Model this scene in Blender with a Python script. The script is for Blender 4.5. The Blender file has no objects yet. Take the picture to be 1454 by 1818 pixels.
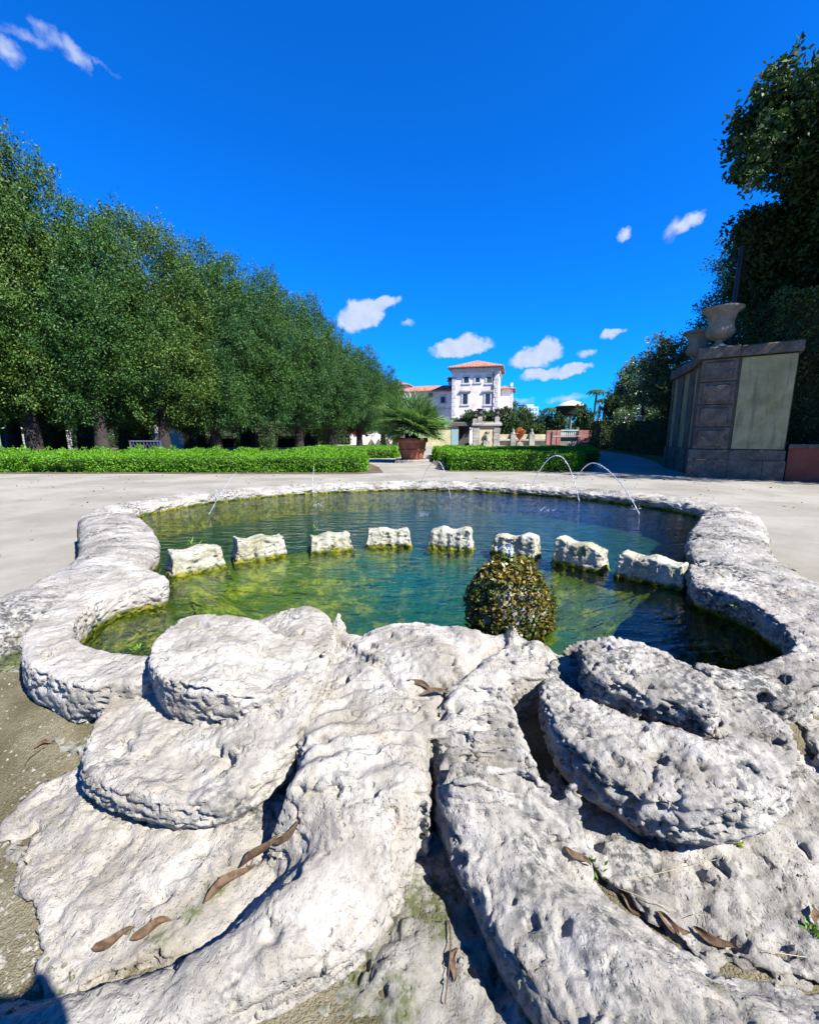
import bpy, math, random
import numpy as np
from mathutils import Vector, Matrix
R = math.radians
rng = np.random.default_rng(7)
random.seed(7)
scene = bpy.context.scene
COL = scene.collection

# ------------------------------------------------------------------ camera
PW, PH, F = 1454.0, 1818.0, 750.0          # photograph size and focal length in its pixels
HC = 1.15                                   # lens height above the path
PITCH = math.atan((909 - 776) / F)
cam_d = bpy.data.cameras.new('camera'); cam = bpy.data.objects.new('camera', cam_d); COL.objects.link(cam)
cam_d.sensor_fit = 'HORIZONTAL'; cam_d.sensor_width = 36.0; cam_d.lens = 36.0 * F / PW
cam_d.clip_start = 0.02; cam_d.clip_end = 6000
cam.location = (0, 0, HC); cam.rotation_euler = (math.pi / 2 - PITCH, 0, 0)
scene.camera = cam

def ray(px, py):
    u = (px - PW / 2) / F; v = (PH / 2 - py) / F
    return np.array([u, math.cos(PITCH) + v * math.sin(PITCH), -math.sin(PITCH) + v * math.cos(PITCH)])
def P(px, py, z=0.0):                       # where the sight line through a pixel meets height z
    d = ray(px, py); t = (z - HC) / d[2]
    return (d[0] * t, d[1] * t, z)
def W(px, py, Y):                           # ... meets depth Y
    d = ray(px, py); t = Y / d[1]
    return (d[0] * t, Y, HC + d[2] * t)

# ------------------------------------------------------------------ world, sun, exposure
SUN = np.array([0.62, -0.50, 0.83]); SUN = SUN / np.linalg.norm(SUN)
world = bpy.data.worlds.new('World'); scene.world = world; world.use_nodes = True
wn = world.node_tree; wn.nodes.clear()
def wnode(t, **k):
    n = wn.nodes.new(t)
    for a, b in k.items(): setattr(n, a, b)
    return n
def wl(a, b): wn.links.new(a, b)
def wmath(op, a, b=None, c=None, clamp=False):
    n = wnode('ShaderNodeMath', operation=op); n.use_clamp = clamp
    for i, x in enumerate((a, b, c)):
        if x is None: continue
        if isinstance(x, (int, float)): n.inputs[i].default_value = x
        else: wl(x, n.inputs[i])
    return n.outputs[0]
sky = wnode('ShaderNodeTexSky', sky_type='NISHITA'); sky.sun_disc = False
sky.sun_elevation = math.asin(SUN[2]); sky.sun_rotation = math.atan2(SUN[0], SUN[1])
sky.air_density = 1.0; sky.dust_density = 0.3; sky.ozone_density = 2.5; sky.altitude = 0
tint = wnode('ShaderNodeMixRGB', blend_type='MULTIPLY'); tint.inputs[0].default_value = 1
tint.inputs[2].default_value = (0.022, 0.60, 1.55, 1)
wl(sky.outputs[0], tint.inputs[1])
tc = wnode('ShaderNodeTexCoord')
wno = wnode('ShaderNodeTexNoise'); wno.inputs['Scale'].default_value = 34; wno.inputs['Detail'].default_value = 5; wno.inputs['Roughness'].default_value = 0.6
wl(tc.outputs['Generated'], wno.inputs['Vector'])
wsub = wnode('ShaderNodeVectorMath', operation='SUBTRACT'); wl(wno.outputs['Color'], wsub.inputs[0]); wsub.inputs[1].default_value = (0.5, 0.5, 0.5)
wsc = wnode('ShaderNodeVectorMath', operation='SCALE'); wl(wsub.outputs[0], wsc.inputs[0]); wsc.inputs['Scale'].default_value = 0.034
wad = wnode('ShaderNodeVectorMath', operation='ADD'); wl(tc.outputs['Generated'], wad.inputs[0]); wl(wsc.outputs[0], wad.inputs[1])
DIR = wad.outputs[0]
def wdot(vec):
    n = wnode('ShaderNodeVectorMath', operation='DOT_PRODUCT'); wl(DIR, n.inputs[0]); n.inputs[1].default_value = vec
    return n.outputs['Value']
CLOUDS = [  # photo x, y, half length, half height, tilt, density
    (8, 82, 40, 22, 62, .5), (48, 62, 42, 12, -10, .33), (98, 72, 34, 17, 8, .48), (136, 93, 32, 14, 34, .45), (180, 113, 36, 6, 4, .27),
    (640, 560, 40, 24, -20, 1.3), (676, 538, 36, 11, -12, 1.0), (818, 616, 50, 15, -3, 1.3), (828, 606, 22, 13, 0, 1.0),
    (950, 632, 44, 18, -6, 1.3), (975, 618, 22, 16, 0, 1.2), (965, 664, 36, 11, 0, 1.2), (1016, 656, 34, 10, -8, 1.2),
    (1108, 416, 17, 9, -35, .75), (1224, 395, 34, 11, -27, .8), (1200, 408, 24, 14, -20, .45), (1088, 590, 20, 7, -4, .85),
    (1042, 625, 18, 7, 0, .55), (905, 716, 45, 7, -4, .45), (1005, 708, 40, 7, -4, .5), (722, 574, 12, 6, 0, .5)]
acc = None
for cx, cy, hw, hh, tl, dn in CLOUDS:
    c = ray(cx, cy); n = np.linalg.norm(c); c = c / n
    a = R(tl)
    e1 = ray(cx + math.cos(a) * 30, cy + math.sin(a) * 30); e1 = e1 / np.linalg.norm(e1) - c; s1 = np.linalg.norm(e1) / 30; e1 = e1 / np.linalg.norm(e1)
    e2 = ray(cx - math.sin(a) * 30, cy + math.cos(a) * 30); e2 = e2 / np.linalg.norm(e2) - c; s2 = np.linalg.norm(e2) / 30; e2 = e2 / np.linalg.norm(e2)
    f1 = wmath('MULTIPLY_ADD', wdot(tuple(e1 / (hw * 1.25 * s1))), 1.0, -float(np.dot(e1, c) / (hw * 1.25 * s1)))
    f2 = wmath('MULTIPLY_ADD', wdot(tuple(e2 / (hh * 1.3 * s2))), 1.0, -float(np.dot(e2, c) / (hh * 1.3 * s2)))
    q = wmath('MULTIPLY_ADD', f2, f2, wmath('MULTIPLY', f1, f1))
    front = wmath('GREATER_THAN', wdot(tuple(c)), 0.5)
    v = wmath('MULTIPLY', wmath('MULTIPLY', wmath('SUBTRACT', 1.0, q, clamp=True), dn), front)
    acc = v if acc is None else wmath('MAXIMUM', acc, v)
wn2 = wnode('ShaderNodeTexNoise'); wn2.inputs['Scale'].default_value = 60; wn2.inputs['Detail'].default_value = 6
wl(tc.outputs['Generated'], wn2.inputs['Vector'])
dens = wmath('MULTIPLY', acc, wmath('MULTIPLY_ADD', wn2.outputs['Fac'], 1.5, 0.25))
ss = wnode('ShaderNodeMapRange', interpolation_type='SMOOTHSTEP'); wl(dens, ss.inputs[0]); ss.inputs[1].default_value = 0.08; ss.inputs[2].default_value = 0.75
ss.inputs[4].default_value = 0.96
ccol = wnode('ShaderNodeMixRGB'); ccol.inputs[1].default_value = (2.7, 3.5, 5.0, 1); ccol.inputs[2].default_value = (4.6, 5.0, 6.0, 1); wl(wn2.outputs['Fac'], ccol.inputs[0])
cmix = wnode('ShaderNodeMixRGB'); wl(ss.outputs[0], cmix.inputs[0]); wl(tint.outputs[0], cmix.inputs[1]); wl(ccol.outputs[0], cmix.inputs[2])
bg = wnode('ShaderNodeBackground'); bg.inputs['Strength'].default_value = 0.054
wl(cmix.outputs[0], bg.inputs[0])
wo = wnode('ShaderNodeOutputWorld'); wl(bg.outputs[0], wo.inputs[0])

sun_d = bpy.data.lights.new('sun', 'SUN'); sun_d.energy = 4.8; sun_d.angle = R(0.53); sun_d.color = (1.0, 0.965, 0.90)
sun = bpy.data.objects.new('sun', sun_d); COL.objects.link(sun)
sun.rotation_euler = Vector(SUN).to_track_quat('Z', 'Y').to_euler(); sun.location = (20, -16, 27)
scene.view_settings.view_transform = 'Standard'; scene.view_settings.look = 'None'
scene.view_settings.exposure = 1.7; scene.view_settings.gamma = 1.0; scene.view_settings.use_curve_mapping = False

# ------------------------------------------------------------------ object helpers
def tag(o, label=None, cat=None, group=None, kind=None):
    if label: o['label'] = label
    if cat: o['category'] = cat
    if group: o['group'] = group
    if kind: o['kind'] = kind
    return o
def empty(name, loc=(0, 0, 0), rz=0.0, parent=None):
    o = bpy.data.objects.new(name, None); COL.objects.link(o); o.location = loc; o.rotation_euler = (0, 0, rz)
    o.empty_display_size = 0.1
    if parent: o.parent = parent
    return o
def mesh_np(name, V, Fq, smooth=False):
    V = np.asarray(V, np.float32); Fq = np.asarray(Fq, np.int32)
    me = bpy.data.meshes.new(name); k = Fq.shape[1]
    me.vertices.add(len(V)); me.vertices.foreach_set('co', V.ravel())
    me.loops.add(Fq.size); me.loops.foreach_set('vertex_index', Fq.ravel())
    me.polygons.add(len(Fq)); me.polygons.foreach_set('loop_start', np.arange(0, Fq.size, k, dtype=np.int32))
    if smooth: me.polygons.foreach_set('use_smooth', np.ones(len(Fq), bool))
    me.update(calc_edges=True); return me
def link(name, me, mat=None, parent=None, loc=None):
    o = bpy.data.objects.new(name, me); COL.objects.link(o)
    if mat and not me.materials: me.materials.append(mat)
    if parent: o.parent = parent
    if loc is not None: o.location = loc
    return o
class MB:
    """collects simple solids into one mesh"""
    def __init__(s): s.v = []; s.f = []; s.sm = []
    def add(s, V, Fs, smooth=False):
        b = len(s.v); s.v += [tuple(map(float, p)) for p in V]
        for f in Fs: s.f.append(tuple(i + b for i in f)); s.sm.append(smooth)
        return s
    def box(s, x0, x1, y0, y1, z0, z1):
        V = [(x0, y0, z0), (x1, y0, z0), (x1, y1, z0), (x0, y1, z0), (x0, y0, z1), (x1, y0, z1), (x1, y1, z1), (x0, y1, z1)]
        return s.add(V, [(0, 3, 2, 1), (4, 5, 6, 7), (0, 1, 5, 4), (1, 2, 6, 5), (2, 3, 7, 6), (3, 0, 4, 7)])
    def cbox(s, x0, x1, y0, y1, z0, z1, c=0.01):          # box with bevelled edges on the camera-facing rims
        V = []
        for (z, d) in ((z0, 0), (z0 + c, 0), (z1 - c, 0), (z1, c)):
            V += [(x0 + d, y0 + d, z), (x1 - d, y0 + d, z), (x1 - d, y1 - d, z), (x0 + d, y1 - d, z)]
        Fs = [(0, 3, 2, 1), (12, 13, 14, 15)]
        for k in range(3):
            for i in range(4):
                j = (i + 1) % 4; Fs.append((k * 4 + i, k * 4 + j, k * 4 + 4 + j, k * 4 + 4 + i))
        return s.add(V, Fs)
    def lathe(s, prof, n=24, c=(0, 0, 0), smooth=True, flute=None):
        V = []; Fs = []
        for (r, z) in prof:
            for k in range(n):
                a = 2 * math.pi * k / n; rr = r
                if flute and flute[0] <= z <= flute[1]: rr = r * (1 + flute[2] * math.cos(flute[3] * a))
                V.append((c[0] + rr * math.cos(a), c[1] + rr * math.sin(a), c[2] + z))
        for i in range(len(prof) - 1):
            for k in range(n):
                j = (k + 1) % n; Fs.append((i * n + k, i * n + j, i * n + n + j, i * n + n + k))
        s.add(V, Fs, smooth)
        s.add([V[k] for k in range(n)], [tuple(range(n - 1, -1, -1))]); m = (len(prof) - 1) * n
        s.add([V[m + k] for k in range(n)], [tuple(range(n))])
        return s
    def tube(s, pts, rad, n=8, smooth=True, cap=True):
        pts = [Vector(p) for p in pts]; V = []; Fs = []
        if not hasattr(rad, '__len__'): rad = [rad] * len(pts)
        up = Vector((0.13, 0.07, 1)).normalized(); 
        for i, p in enumerate(pts):
            t = (pts[min(i + 1, len(pts) - 1)] - pts[max(i - 1, 0)]).normalized()
            a = t.cross(up)
            if a.length < 1e-3: a = t.cross(Vector((1, 0, 0)))
            a.normalize(); b = a.cross(t).normalized()
            for k in range(n):
                q = 2 * math.pi * k / n; V.append(p + (a * math.cos(q) + b * math.sin(q)) * rad[i])
        for i in range(len(pts) - 1):
            for k in range(n):
                j = (k + 1) % n; Fs.append((i * n + k, i * n + j, i * n + n + j, i * n + n + k))
        s.add(V, Fs, smooth)
        if cap:
            s.add([V[k] for k in range(n)], [tuple(range(n - 1, -1, -1))]); m = (len(pts) - 1) * n
            s.add([V[m + k] for k in range(n)], [tuple(range(n))])
        return s
    def prism(s, poly, z0, z1, smooth=False):
        n = len(poly); V = [(x, y, z0) for x, y in poly] + [(x, y, z1) for x, y in poly]
        Fs = [tuple(range(n - 1, -1, -1)), tuple(range(n, 2 * n))]
        for i in range(n):
            j = (i + 1) % n; Fs.append((i, j, n + j, n + i))
        return s.add(V, Fs, smooth)
    def build(s, name, mat, parent=None, loc=None):
        me = bpy.data.meshes.new(name); me.from_pydata(s.v, [], s.f); me.update()
        me.polygons.foreach_set('use_smooth', np.array(s.sm, bool))
        return link(name, me, mat, parent, loc)
def copy_tree(o, parent=None):
    c = o.copy(); COL.objects.link(c); c.parent = parent
    for ch in o.children: copy_tree(ch, c)
    return c

# ------------------------------------------------------------------ noise
def _hash(ix, iy, iz, seed):
    h = (ix.astype(np.uint32) * np.uint32(374761393) + iy.astype(np.uint32) * np.uint32(668265263) + iz.astype(np.uint32) * np.uint32(2246822519) + np.uint32(seed * 3266489 + 1))
    h = (h ^ (h >> np.uint32(13))) * np.uint32(1274126177); h = h ^ (h >> np.uint32(16)); h = h * np.uint32(2654435761); h ^= h >> np.uint32(15)
    return h.astype(np.float32) / np.float32(2147483648.0) - np.float32(1)
def vnoise(p, seed=0):
    p = np.asarray(p, np.float32); i = np.floor(p).astype(np.int64); f = (p - i).astype(np.float32); f = f * f * f * (f * (f * 6 - 15) + 10)
    out = np.zeros(len(p), np.float32)
    for a in (0, 1):
        wx = f[:, 0] if a else 1 - f[:, 0]
        for b in (0, 1):
            wy = f[:, 1] if b else 1 - f[:, 1]
            for c in (0, 1):
                wz = f[:, 2] if c else 1 - f[:, 2]
                out += wx * wy * wz * _hash(i[:, 0] + a, i[:, 1] + b, i[:, 2] + c, seed)
    return out
def fbm(p, octs=4, seed=0, gain=0.5):
    p = np.asarray(p, np.float32); o = np.zeros(len(p), np.float32); a = 1.0
    for k in range(octs):
        o += a * vnoise(p + k * 17.3, seed + k); p = p * 2.03; a *= gain
    return o
def sstep(a, b, x):
    t = np.clip((x - a) / (b - a), 0, 1); return t * t * (3 - 2 * t)
def smooth_closed(pts, n=6):
    pts = np.array([(p[0], p[1]) for p in pts], float); out = []; N = len(pts)
    for i in range(N):
        p0, p1, p2, p3 = pts[i - 1], pts[i], pts[(i + 1) % N], pts[(i + 2) % N]
        for k in range(n):
            t = k / n
            out.append(0.5 * ((2 * p1) + (-p0 + p2) * t + (2 * p0 - 5 * p1 + 4 * p2 - p3) * t * t + (-p0 + 3 * p1 - 3 * p2 + p3) * t ** 3))
    return np.array(out)
def smooth_open(pts, n=8):
    pts = np.array(pts, float); out = []; N = len(pts)
    for i in range(N - 1):
        p0, p1, p2, p3 = pts[max(i - 1, 0)], pts[i], pts[i + 1], pts[min(i + 2, N - 1)]
        for k in range(n):
            t = k / n
            out.append(0.5 * ((2 * p1) + (-p0 + p2) * t + (2 * p0 - 5 * p1 + 4 * p2 - p3) * t * t + (-p0 + 3 * p1 - 3 * p2 + p3) * t ** 3))
    out.append(pts[-1]); return np.array(out)
def poly_sd(poly, X, Y):                    # signed distance to a closed plan polygon
    x = X.ravel(); y = Y.ravel(); d = np.full(x.shape, 1e9); ins = np.zeros(x.shape, bool); N = len(poly)
    for i in range(N):
        a = poly[i]; b = poly[(i + 1) % N]; e = b - a; L = e @ e + 1e-12
        wx = x - a[0]; wy = y - a[1]; t = np.clip((wx * e[0] + wy * e[1]) / L, 0, 1)
        d = np.minimum(d, (wx - e[0] * t) ** 2 + (wy - e[1] * t) ** 2)
        c = ((a[1] > y) != (b[1] > y)) & (x < e[0] * (y - a[1]) / (e[1] if abs(e[1]) > 1e-12 else 1e-12) + a[0]); ins ^= c
    d = np.sqrt(d); d[ins] *= -1
    return d.reshape(X.shape)
def line_sd(pts, X, Y):
    x = X.ravel(); y = Y.ravel(); d = np.full(x.shape, 1e9); pts = np.asarray(pts)[:, :2]
    for i in range(len(pts) - 1):
        a = pts[i]; e = pts[i + 1] - a; L = e @ e + 1e-12
        wx = x - a[0]; wy = y - a[1]; t = np.clip((wx * e[0] + wy * e[1]) / L, 0, 1)
        d = np.minimum(d, (wx - e[0] * t) ** 2 + (wy - e[1] * t) ** 2)
    return np.sqrt(d).reshape(X.shape)
def PL(lst, z):                             # pixels -> plan points at height z
    return np.array([P(a, b, z)[:2] for a, b in lst])
def extr(d2, dz, r):                        # rounded extrusion
    a = d2 + r; b = dz + r
    return np.minimum(np.maximum(a, b), 0) + np.sqrt(np.maximum(a, 0) ** 2 + np.maximum(b, 0) ** 2) - r
def smin(a, b, k):
    h = np.clip(0.5 + 0.5 * (b - a) / k, 0, 1); return b * (1 - h) + a * h - k * h * (1 - h)
def grid(x0, x1, y0, y1, z0, z1, h):
    xs = np.arange(x0, x1 + h, h); ys = np.arange(y0, y1 + h, h); zs = np.arange(z0, z1 + h, h)
    X, Y = np.meshgrid(xs, ys, indexing='ij'); return X, Y, zs[None, None, :]
def surface_nets(S, org, h):
    ins = S < 0; nx, ny, nz = S.shape
    cnt = np.zeros((nx - 1, ny - 1, nz - 1), np.int8); offs = [(a, b, c) for a in (0, 1) for b in (0, 1) for c in (0, 1)]
    for a, b, c in offs: cnt += ins[a:nx - 1 + a, b:ny - 1 + b, c:nz - 1 + c]
    act = (cnt > 0) & (cnt < 8); I = np.argwhere(act); n = len(I)
    val = np.stack([S[I[:, 0] + a, I[:, 1] + b, I[:, 2] + c] for a, b, c in offs], 1).astype(np.float32)
    O = np.array(offs, np.float32); acc = np.zeros((n, 3), np.float32); num = np.zeros(n, np.float32)
    for i in range(8):
        for j in range(i + 1, 8):
            if abs(O[i] - O[j]).sum() != 1: continue
            m = (val[:, i] < 0) != (val[:, j] < 0)
            t = np.where(m, val[:, i] / (val[:, i] - val[:, j] + 1e-12), 0)
            acc += np.where(m[:, None], O[i] + t[:, None] * (O[j] - O[i]), 0); num += m
    V = (I + acc / np.maximum(num, 1)[:, None]) * h + np.array(org)
    vid = np.full(act.shape, -1, np.int64); vid[act] = np.arange(n); Q = []
    for ax in range(3):
        A = np.moveaxis(ins, ax, 0); v = np.moveaxis(vid, ax, 0)
        ch = A[:-1, 1:-1, 1:-1] != A[1:, 1:-1, 1:-1]; E = np.argwhere(ch)
        sgn = A[:-1, 1:-1, 1:-1][ch]
        i, j, k = E[:, 0], E[:, 1] + 1, E[:, 2] + 1
        q = np.stack([v[i, j - 1, k - 1], v[i, j, k - 1], v[i, j, k], v[i, j - 1, k]], 1)
        if ax == 1: sgn = ~sgn
        q = np.where(sgn[:, None], q, q[:, ::-1]); Q.append(q)
    return V, np.concatenate(Q)
def vert_normals(V, Q):
    a = V[Q[:, 2]] - V[Q[:, 0]]; b = V[Q[:, 3]] - V[Q[:, 1]]; n = np.cross(a, b); N = np.zeros_like(V)
    for k in range(4): 
        for ax in range(3): N[:, ax] += np.bincount(Q[:, k], n[:, ax], len(V))
    return N / (np.linalg.norm(N, axis=1)[:, None] + 1e-9)
def weather(V, Q, seed, amp=1.0, pits=60, pit_r=(0.006, 0.02), cracks=1.0, zmin=0.0, stretch=(1, 1, 1)):
    """erodes a carved stone: lumps, bedding cracks and round pits along the surface normal"""
    N = vert_normals(V, Q); st = np.array(stretch)
    d = 0.003 * fbm(V * 6, 2, seed) + 0.0095 * (np.abs(fbm(V * np.array([5, 6, 9]) + 3.3, 3, seed + 15)) - 0.35) + 0.0022 * fbm(V * 24 * st, 2, seed + 9) + 0.0030 * fbm(V * 85 * st, 2, seed + 21)
    w1 = V + 0.02 * np.stack([fbm(V * 18, 2, seed + 80 + q) for q in range(3)], 1); cr = 1 - np.abs(vnoise(w1 * np.array([10, 16, 16]), seed + 90)); gate = sstep(0.05, 0.45, fbm(V * 4.5, 2, seed + 95)); d -= cracks * 0.013 * gate * np.clip(cr - 0.92, 0, 1) / 0.08
    r = 1 - np.abs(fbm(V * np.array([9, 13, 26]), 3, seed + 31)); steep = sstep(0.85, 0.35, np.abs(N[:, 2])); d -= cracks * (0.006 + 0.016 * steep) * np.clip(r - 0.86, 0, 1) / 0.14
    b2 = 1 - np.abs(vnoise(V * np.array([6, 6, 34]) + 0.6 * fbm(V * 11, 2, seed + 77)[:, None], seed + 61)); d -= cracks * steep * 0.012 * np.clip(b2 - 0.8, 0, 1) / 0.2
    m = sstep(0.1, 0.7, fbm(V * 5, 2, seed + 50)); d -= cracks * m * 0.006 * np.clip(np.abs(vnoise(V * 44 * st, seed + 41)), 0, 1)
    d = d * amp
    rg = np.random.default_rng(seed); up = np.where((N[:, 2] > -0.2) & (V[:, 2] > zmin))[0]
    if pits and len(up):
        for i in rg.choice(up, pits):
            rr = pit_r[0] * 0.7 + (pit_r[1] * 1.25 - pit_r[0] * 0.7) * rg.random() ** 2.5; q = V - V[i]; q[:, 0] *= rg.uniform(0.7, 1.3)
            e = (q * q).sum(1) / rr ** 2; w = np.where(e < 3.0)[0]; e = e.copy(); e[w] = e[w] * (1 + 0.8 * vnoise(V[w] * 70, seed + 3)) if len(w) else e[w]; w = w[e[w] < 1.6]
            d[w] -= rr * 1.3 * np.clip(1.15 - e[w], 0, 1) ** 0.7
    return V + N * d[:, None]

# ------------------------------------------------------------------ materials
class NT:
    def __init__(s, name):
        s.m = bpy.data.materials.new(name); s.m.use_nodes = True; s.t = s.m.node_tree; s.n = s.t.nodes
        s.b = s.n['Principled BSDF']; s.out = s.n['Material Output']; s._pos = None
    def node(s, t, **k):
        n = s.n.new(t)
        for a, b in k.items(): setattr(n, a, b)
        return n
    def l(s, a, b): s.t.links.new(a, b)
    def put(s, sock, v):
        if hasattr(v, 'is_output') or hasattr(v, 'links'): s.l(v, sock)
        else: sock.default_value = v
    @property
    def pos(s):
        if s._pos is None: s._pos = s.node('ShaderNodeNewGeometry').outputs['Position']
        return s._pos
    def obj(s): return s.node('ShaderNodeTexCoord').outputs['Object']
    def mapv(s, v, sc=(1, 1, 1), rot=(0, 0, 0)):
        n = s.node('ShaderNodeMapping'); s.l(v, n.inputs[0]); n.inputs['Scale'].default_value = sc; n.inputs['Rotation'].default_value = rot; return n.outputs[0]
    def noise(s, scale, detail=4, rough=0.55, v=None, dist=0.0):
        n = s.node('ShaderNodeTexNoise'); s.l(v if v is not None else s.pos, n.inputs['Vector'])
        n.inputs['Scale'].default_value = scale; n.inputs['Detail'].default_value = detail; n.inputs['Roughness'].default_value = rough; n.inputs['Distortion'].default_value = dist
        return n.outputs['Fac']
    def voro(s, scale, feature='F1', v=None, out='Distance', rand=1.0):
        n = s.node('ShaderNodeTexVoronoi', feature=feature); s.l(v if v is not None else s.pos, n.inputs['Vector']); n.inputs['Scale'].default_value = scale
        n.inputs['Randomness'].default_value = rand
        return n.outputs[out]
    def ramp(s, fac, a, b, lo=0.0, hi=1.0):
        n = s.node('ShaderNodeMapRange', interpolation_type='SMOOTHSTEP'); s.l(fac, n.inputs[0])
        n.inputs[1].default_value = a; n.inputs[2].default_value = b; n.inputs[3].default_value = lo; n.inputs[4].default_value = hi; return n.outputs[0]
    def mix(s, f, a, b, blend='MIX'):
        n = s.node('ShaderNodeMixRGB', blend_type=blend)
        for i, x in enumerate((f, a, b)):
            if isinstance(x, tuple): x = (*x, 1) if len(x) == 3 else x
            s.put(n.inputs[i], x)
        return n.outputs[0]
    def math(s, op, a, b=None, c=None, clamp=False):
        n = s.node('ShaderNodeMath', operation=op); n.use_clamp = clamp
        for i, x in enumerate((a, b, c)):
            if x is not None: s.put(n.inputs[i], x)
        return n.outputs[0]
    def bump(s, h, strength, dist, prev=None):
        n = s.node('ShaderNodeBump'); s.l(h, n.inputs['Height']); n.inputs['Strength'].default_value = strength; n.inputs['Distance'].default_value = dist
        if prev is not None: s.l(prev, n.inputs['Normal'])
        return n.outputs[0]
    def fin(s, col=None, rough=None, normal=None, spec=None):
        for k, v in (('Base Color', col), ('Roughness', rough), ('Normal', normal), ('Specular IOR Level', spec)):
            if v is None: continue
            if isinstance(v, tuple) and len(v) == 3: v = (*v, 1)
            s.put(s.b.inputs[k], v)
        return s.m
def plain(name, col, rough=0.7, var=0.15, scale=6.0, bump=0.0, metal=0.0, spec=0.3):
    t = NT(name); f = t.noise(scale, 5, 0.6, t.obj()); d = tuple(c * (1 - var) for c in col); e = tuple(min(1, c * (1 + var)) for c in col)
    nm = t.bump(t.noise(scale * 8, 4, 0.6, t.obj()), 0.6, bump) if bump else None
    t.b.inputs['Metallic'].default_value = metal
    return t.fin(t.mix(t.ramp(f, 0.3, 0.7), d, e), rough, nm, spec)
def stone(name, light=(0.315, 0.292, 0.256), dark=(0.165, 0.148, 0.118), lichen=(0.06, 0.062, 0.058), lich=0.56, moss=0.62, moss_col=(0.085, 0.10, 0.035), scale=1.0, bump=1.0, streak=None, algae=None):
    t = NT(name); p = t.pos if streak is None else t.mapv(t.pos, streak)
    f1 = t.noise(5.5 * scale, 6, 0.62, p); f2 = t.noise(38 * scale, 5, 0.65, p); f3 = t.noise(2.6 * scale, 5, 0.6, p, 0.6)
    c = t.mix(t.ramp(f1, 0.30, 0.66), dark, light)
    c = t.mix(t.math('MULTIPLY', t.ramp(f2, 0.50, 0.72), 0.55), c, tuple(x * 0.5 for x in light))
    c = t.mix(t.math('MULTIPLY', t.ramp(t.noise(13 * scale, 6, 0.72, p, 0.4), 0.50, 0.64), 0.6), c, tuple(x * 0.62 for x in light))
    c = t.mix(t.math('MULTIPLY', t.ramp(t.noise(9 * scale, 6, 0.7, p), 0.55, 0.70), 0.5), c, (0.23, 0.19, 0.14))
    c = t.mix(t.math('MULTIPLY', t.ramp(f3, lich, lich + 0.12), t.ramp(t.noise(52 * scale, 4, 0.6, p), 0.42, 0.60)), c, lichen)
    mz = t.node('ShaderNodeSeparateXYZ'); t.l(t.pos, mz.inputs[0])
    mo = t.math('MULTIPLY', t.ramp(t.noise(6.2 * scale, 6, 0.68), moss - 0.06, moss + 0.06), t.ramp(t.noise(60 * scale, 3, 0.6), 0.36, 0.56))
    c = t.mix(mo, c, moss_col)
    if algae:                                                       # slime below the water line
        wlz = t.math('ADD', mz.outputs['Z'], t.math('MULTIPLY', t.math('SUBTRACT', t.noise(9, 4), 0.5), 0.05)); al = t.ramp(wlz, 0.212, 0.245, 1.0, 0.0)
        if algae == 'inner':
            xx = t.math('DIVIDE', t.math('SUBTRACT', mz.outputs['X'], 0.1), 1.72); yy = t.math('DIVIDE', t.math('SUBTRACT', mz.outputs['Y'], 2.05), 0.85)
            al = t.math('MULTIPLY', al, t.math('LESS_THAN', t.math('ADD', t.math('MULTIPLY', xx, xx), t.math('MULTIPLY', yy, yy)), 1.0))
        if algae == 'all': al = t.math('MULTIPLY', al, t.math('GREATER_THAN', mz.outputs['Y'], 2.0))
        c = t.mix(al, c, t.mix(t.ramp(t.noise(16, 5, 0.65), 0.42, 0.62), (0.030, 0.048, 0.005), (0.17, 0.155, 0.014)))
    fine = t.noise(150 * scale, 5, 0.75, p)
    spk = t.math('MULTIPLY', t.ramp(fine, 0.56, 0.66), t.ramp(t.noise(14 * scale, 4, 0.6, p), 0.42, 0.62))
    c = t.mix(t.math('MULTIPLY', spk, 0.75), c, tuple(x * 1.1 for x in lichen))
    pv = t.mapv(p, (1, 0.7, 1), (0.3, 0.2, 0.5)); pit = t.math('MULTIPLY', t.ramp(t.voro(46 * scale, v=pv), 0.08, 0.30), t.ramp(t.noise(6 * scale, 3), 0.44, 0.60))
    pit2 = t.math('MULTIPLY', t.ramp(t.voro(120 * scale, v=pv), 0.10, 0.34), t.ramp(t.noise(9 * scale, 3), 0.40, 0.58))
    nm = t.bump(f2, 0.8 * bump, 0.006 / scale); nm = t.bump(fine, 0.9 * bump, 0.0045 / scale, nm); nm = t.bump(pit, 0.8 * bump, 0.007 / scale, nm); nm = t.bump(pit2, 0.8 * bump, 0.003 / scale, nm)
    return t.fin(c, 0.92, nm, 0.15)
M = {}
M['stone'] = stone('coral_stone')
M['stone_clean'] = stone('coral_stone_pale', light=(0.325, 0.304, 0.270), dark=(0.178, 0.160, 0.130), lich=0.57, moss=0.70)
M['stone_grey'] = stone('coral_stone_grey', light=(0.315, 0.297, 0.268), dark=(0.145, 0.133, 0.112), lich=0.50, moss=0.66)
M['stone_low'] = stone('coral_stone_mossy', light=(0.25, 0.237, 0.21), dark=(0.12, 0.11, 0.082), lich=0.60, moss=0.54, moss_col=(0.075, 0.082, 0.035))
M['rim'] = stone('rim_stone', light=(0.33, 0.312, 0.282), dark=(0.172, 0.157, 0.132), lich=0.50, moss=0.72, scale=0.8, bump=1.3, streak=(1, 1, 1), algae='all')
M['crenel'] = stone('pool_stone', light=(0.37, 0.355, 0.295), dark=(0.22, 0.205, 0.13), lich=0.60, moss=0.60, moss_col=(0.11, 0.12, 0.03), bump=1.3, algae='all')
M['shell_grey'] = stone('shell_stone_grey', light=(0.33, 0.312, 0.282), dark=(0.172, 0.157, 0.132), lich=0.50, moss=0.66, bump=1.3, algae='inner')
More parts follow.
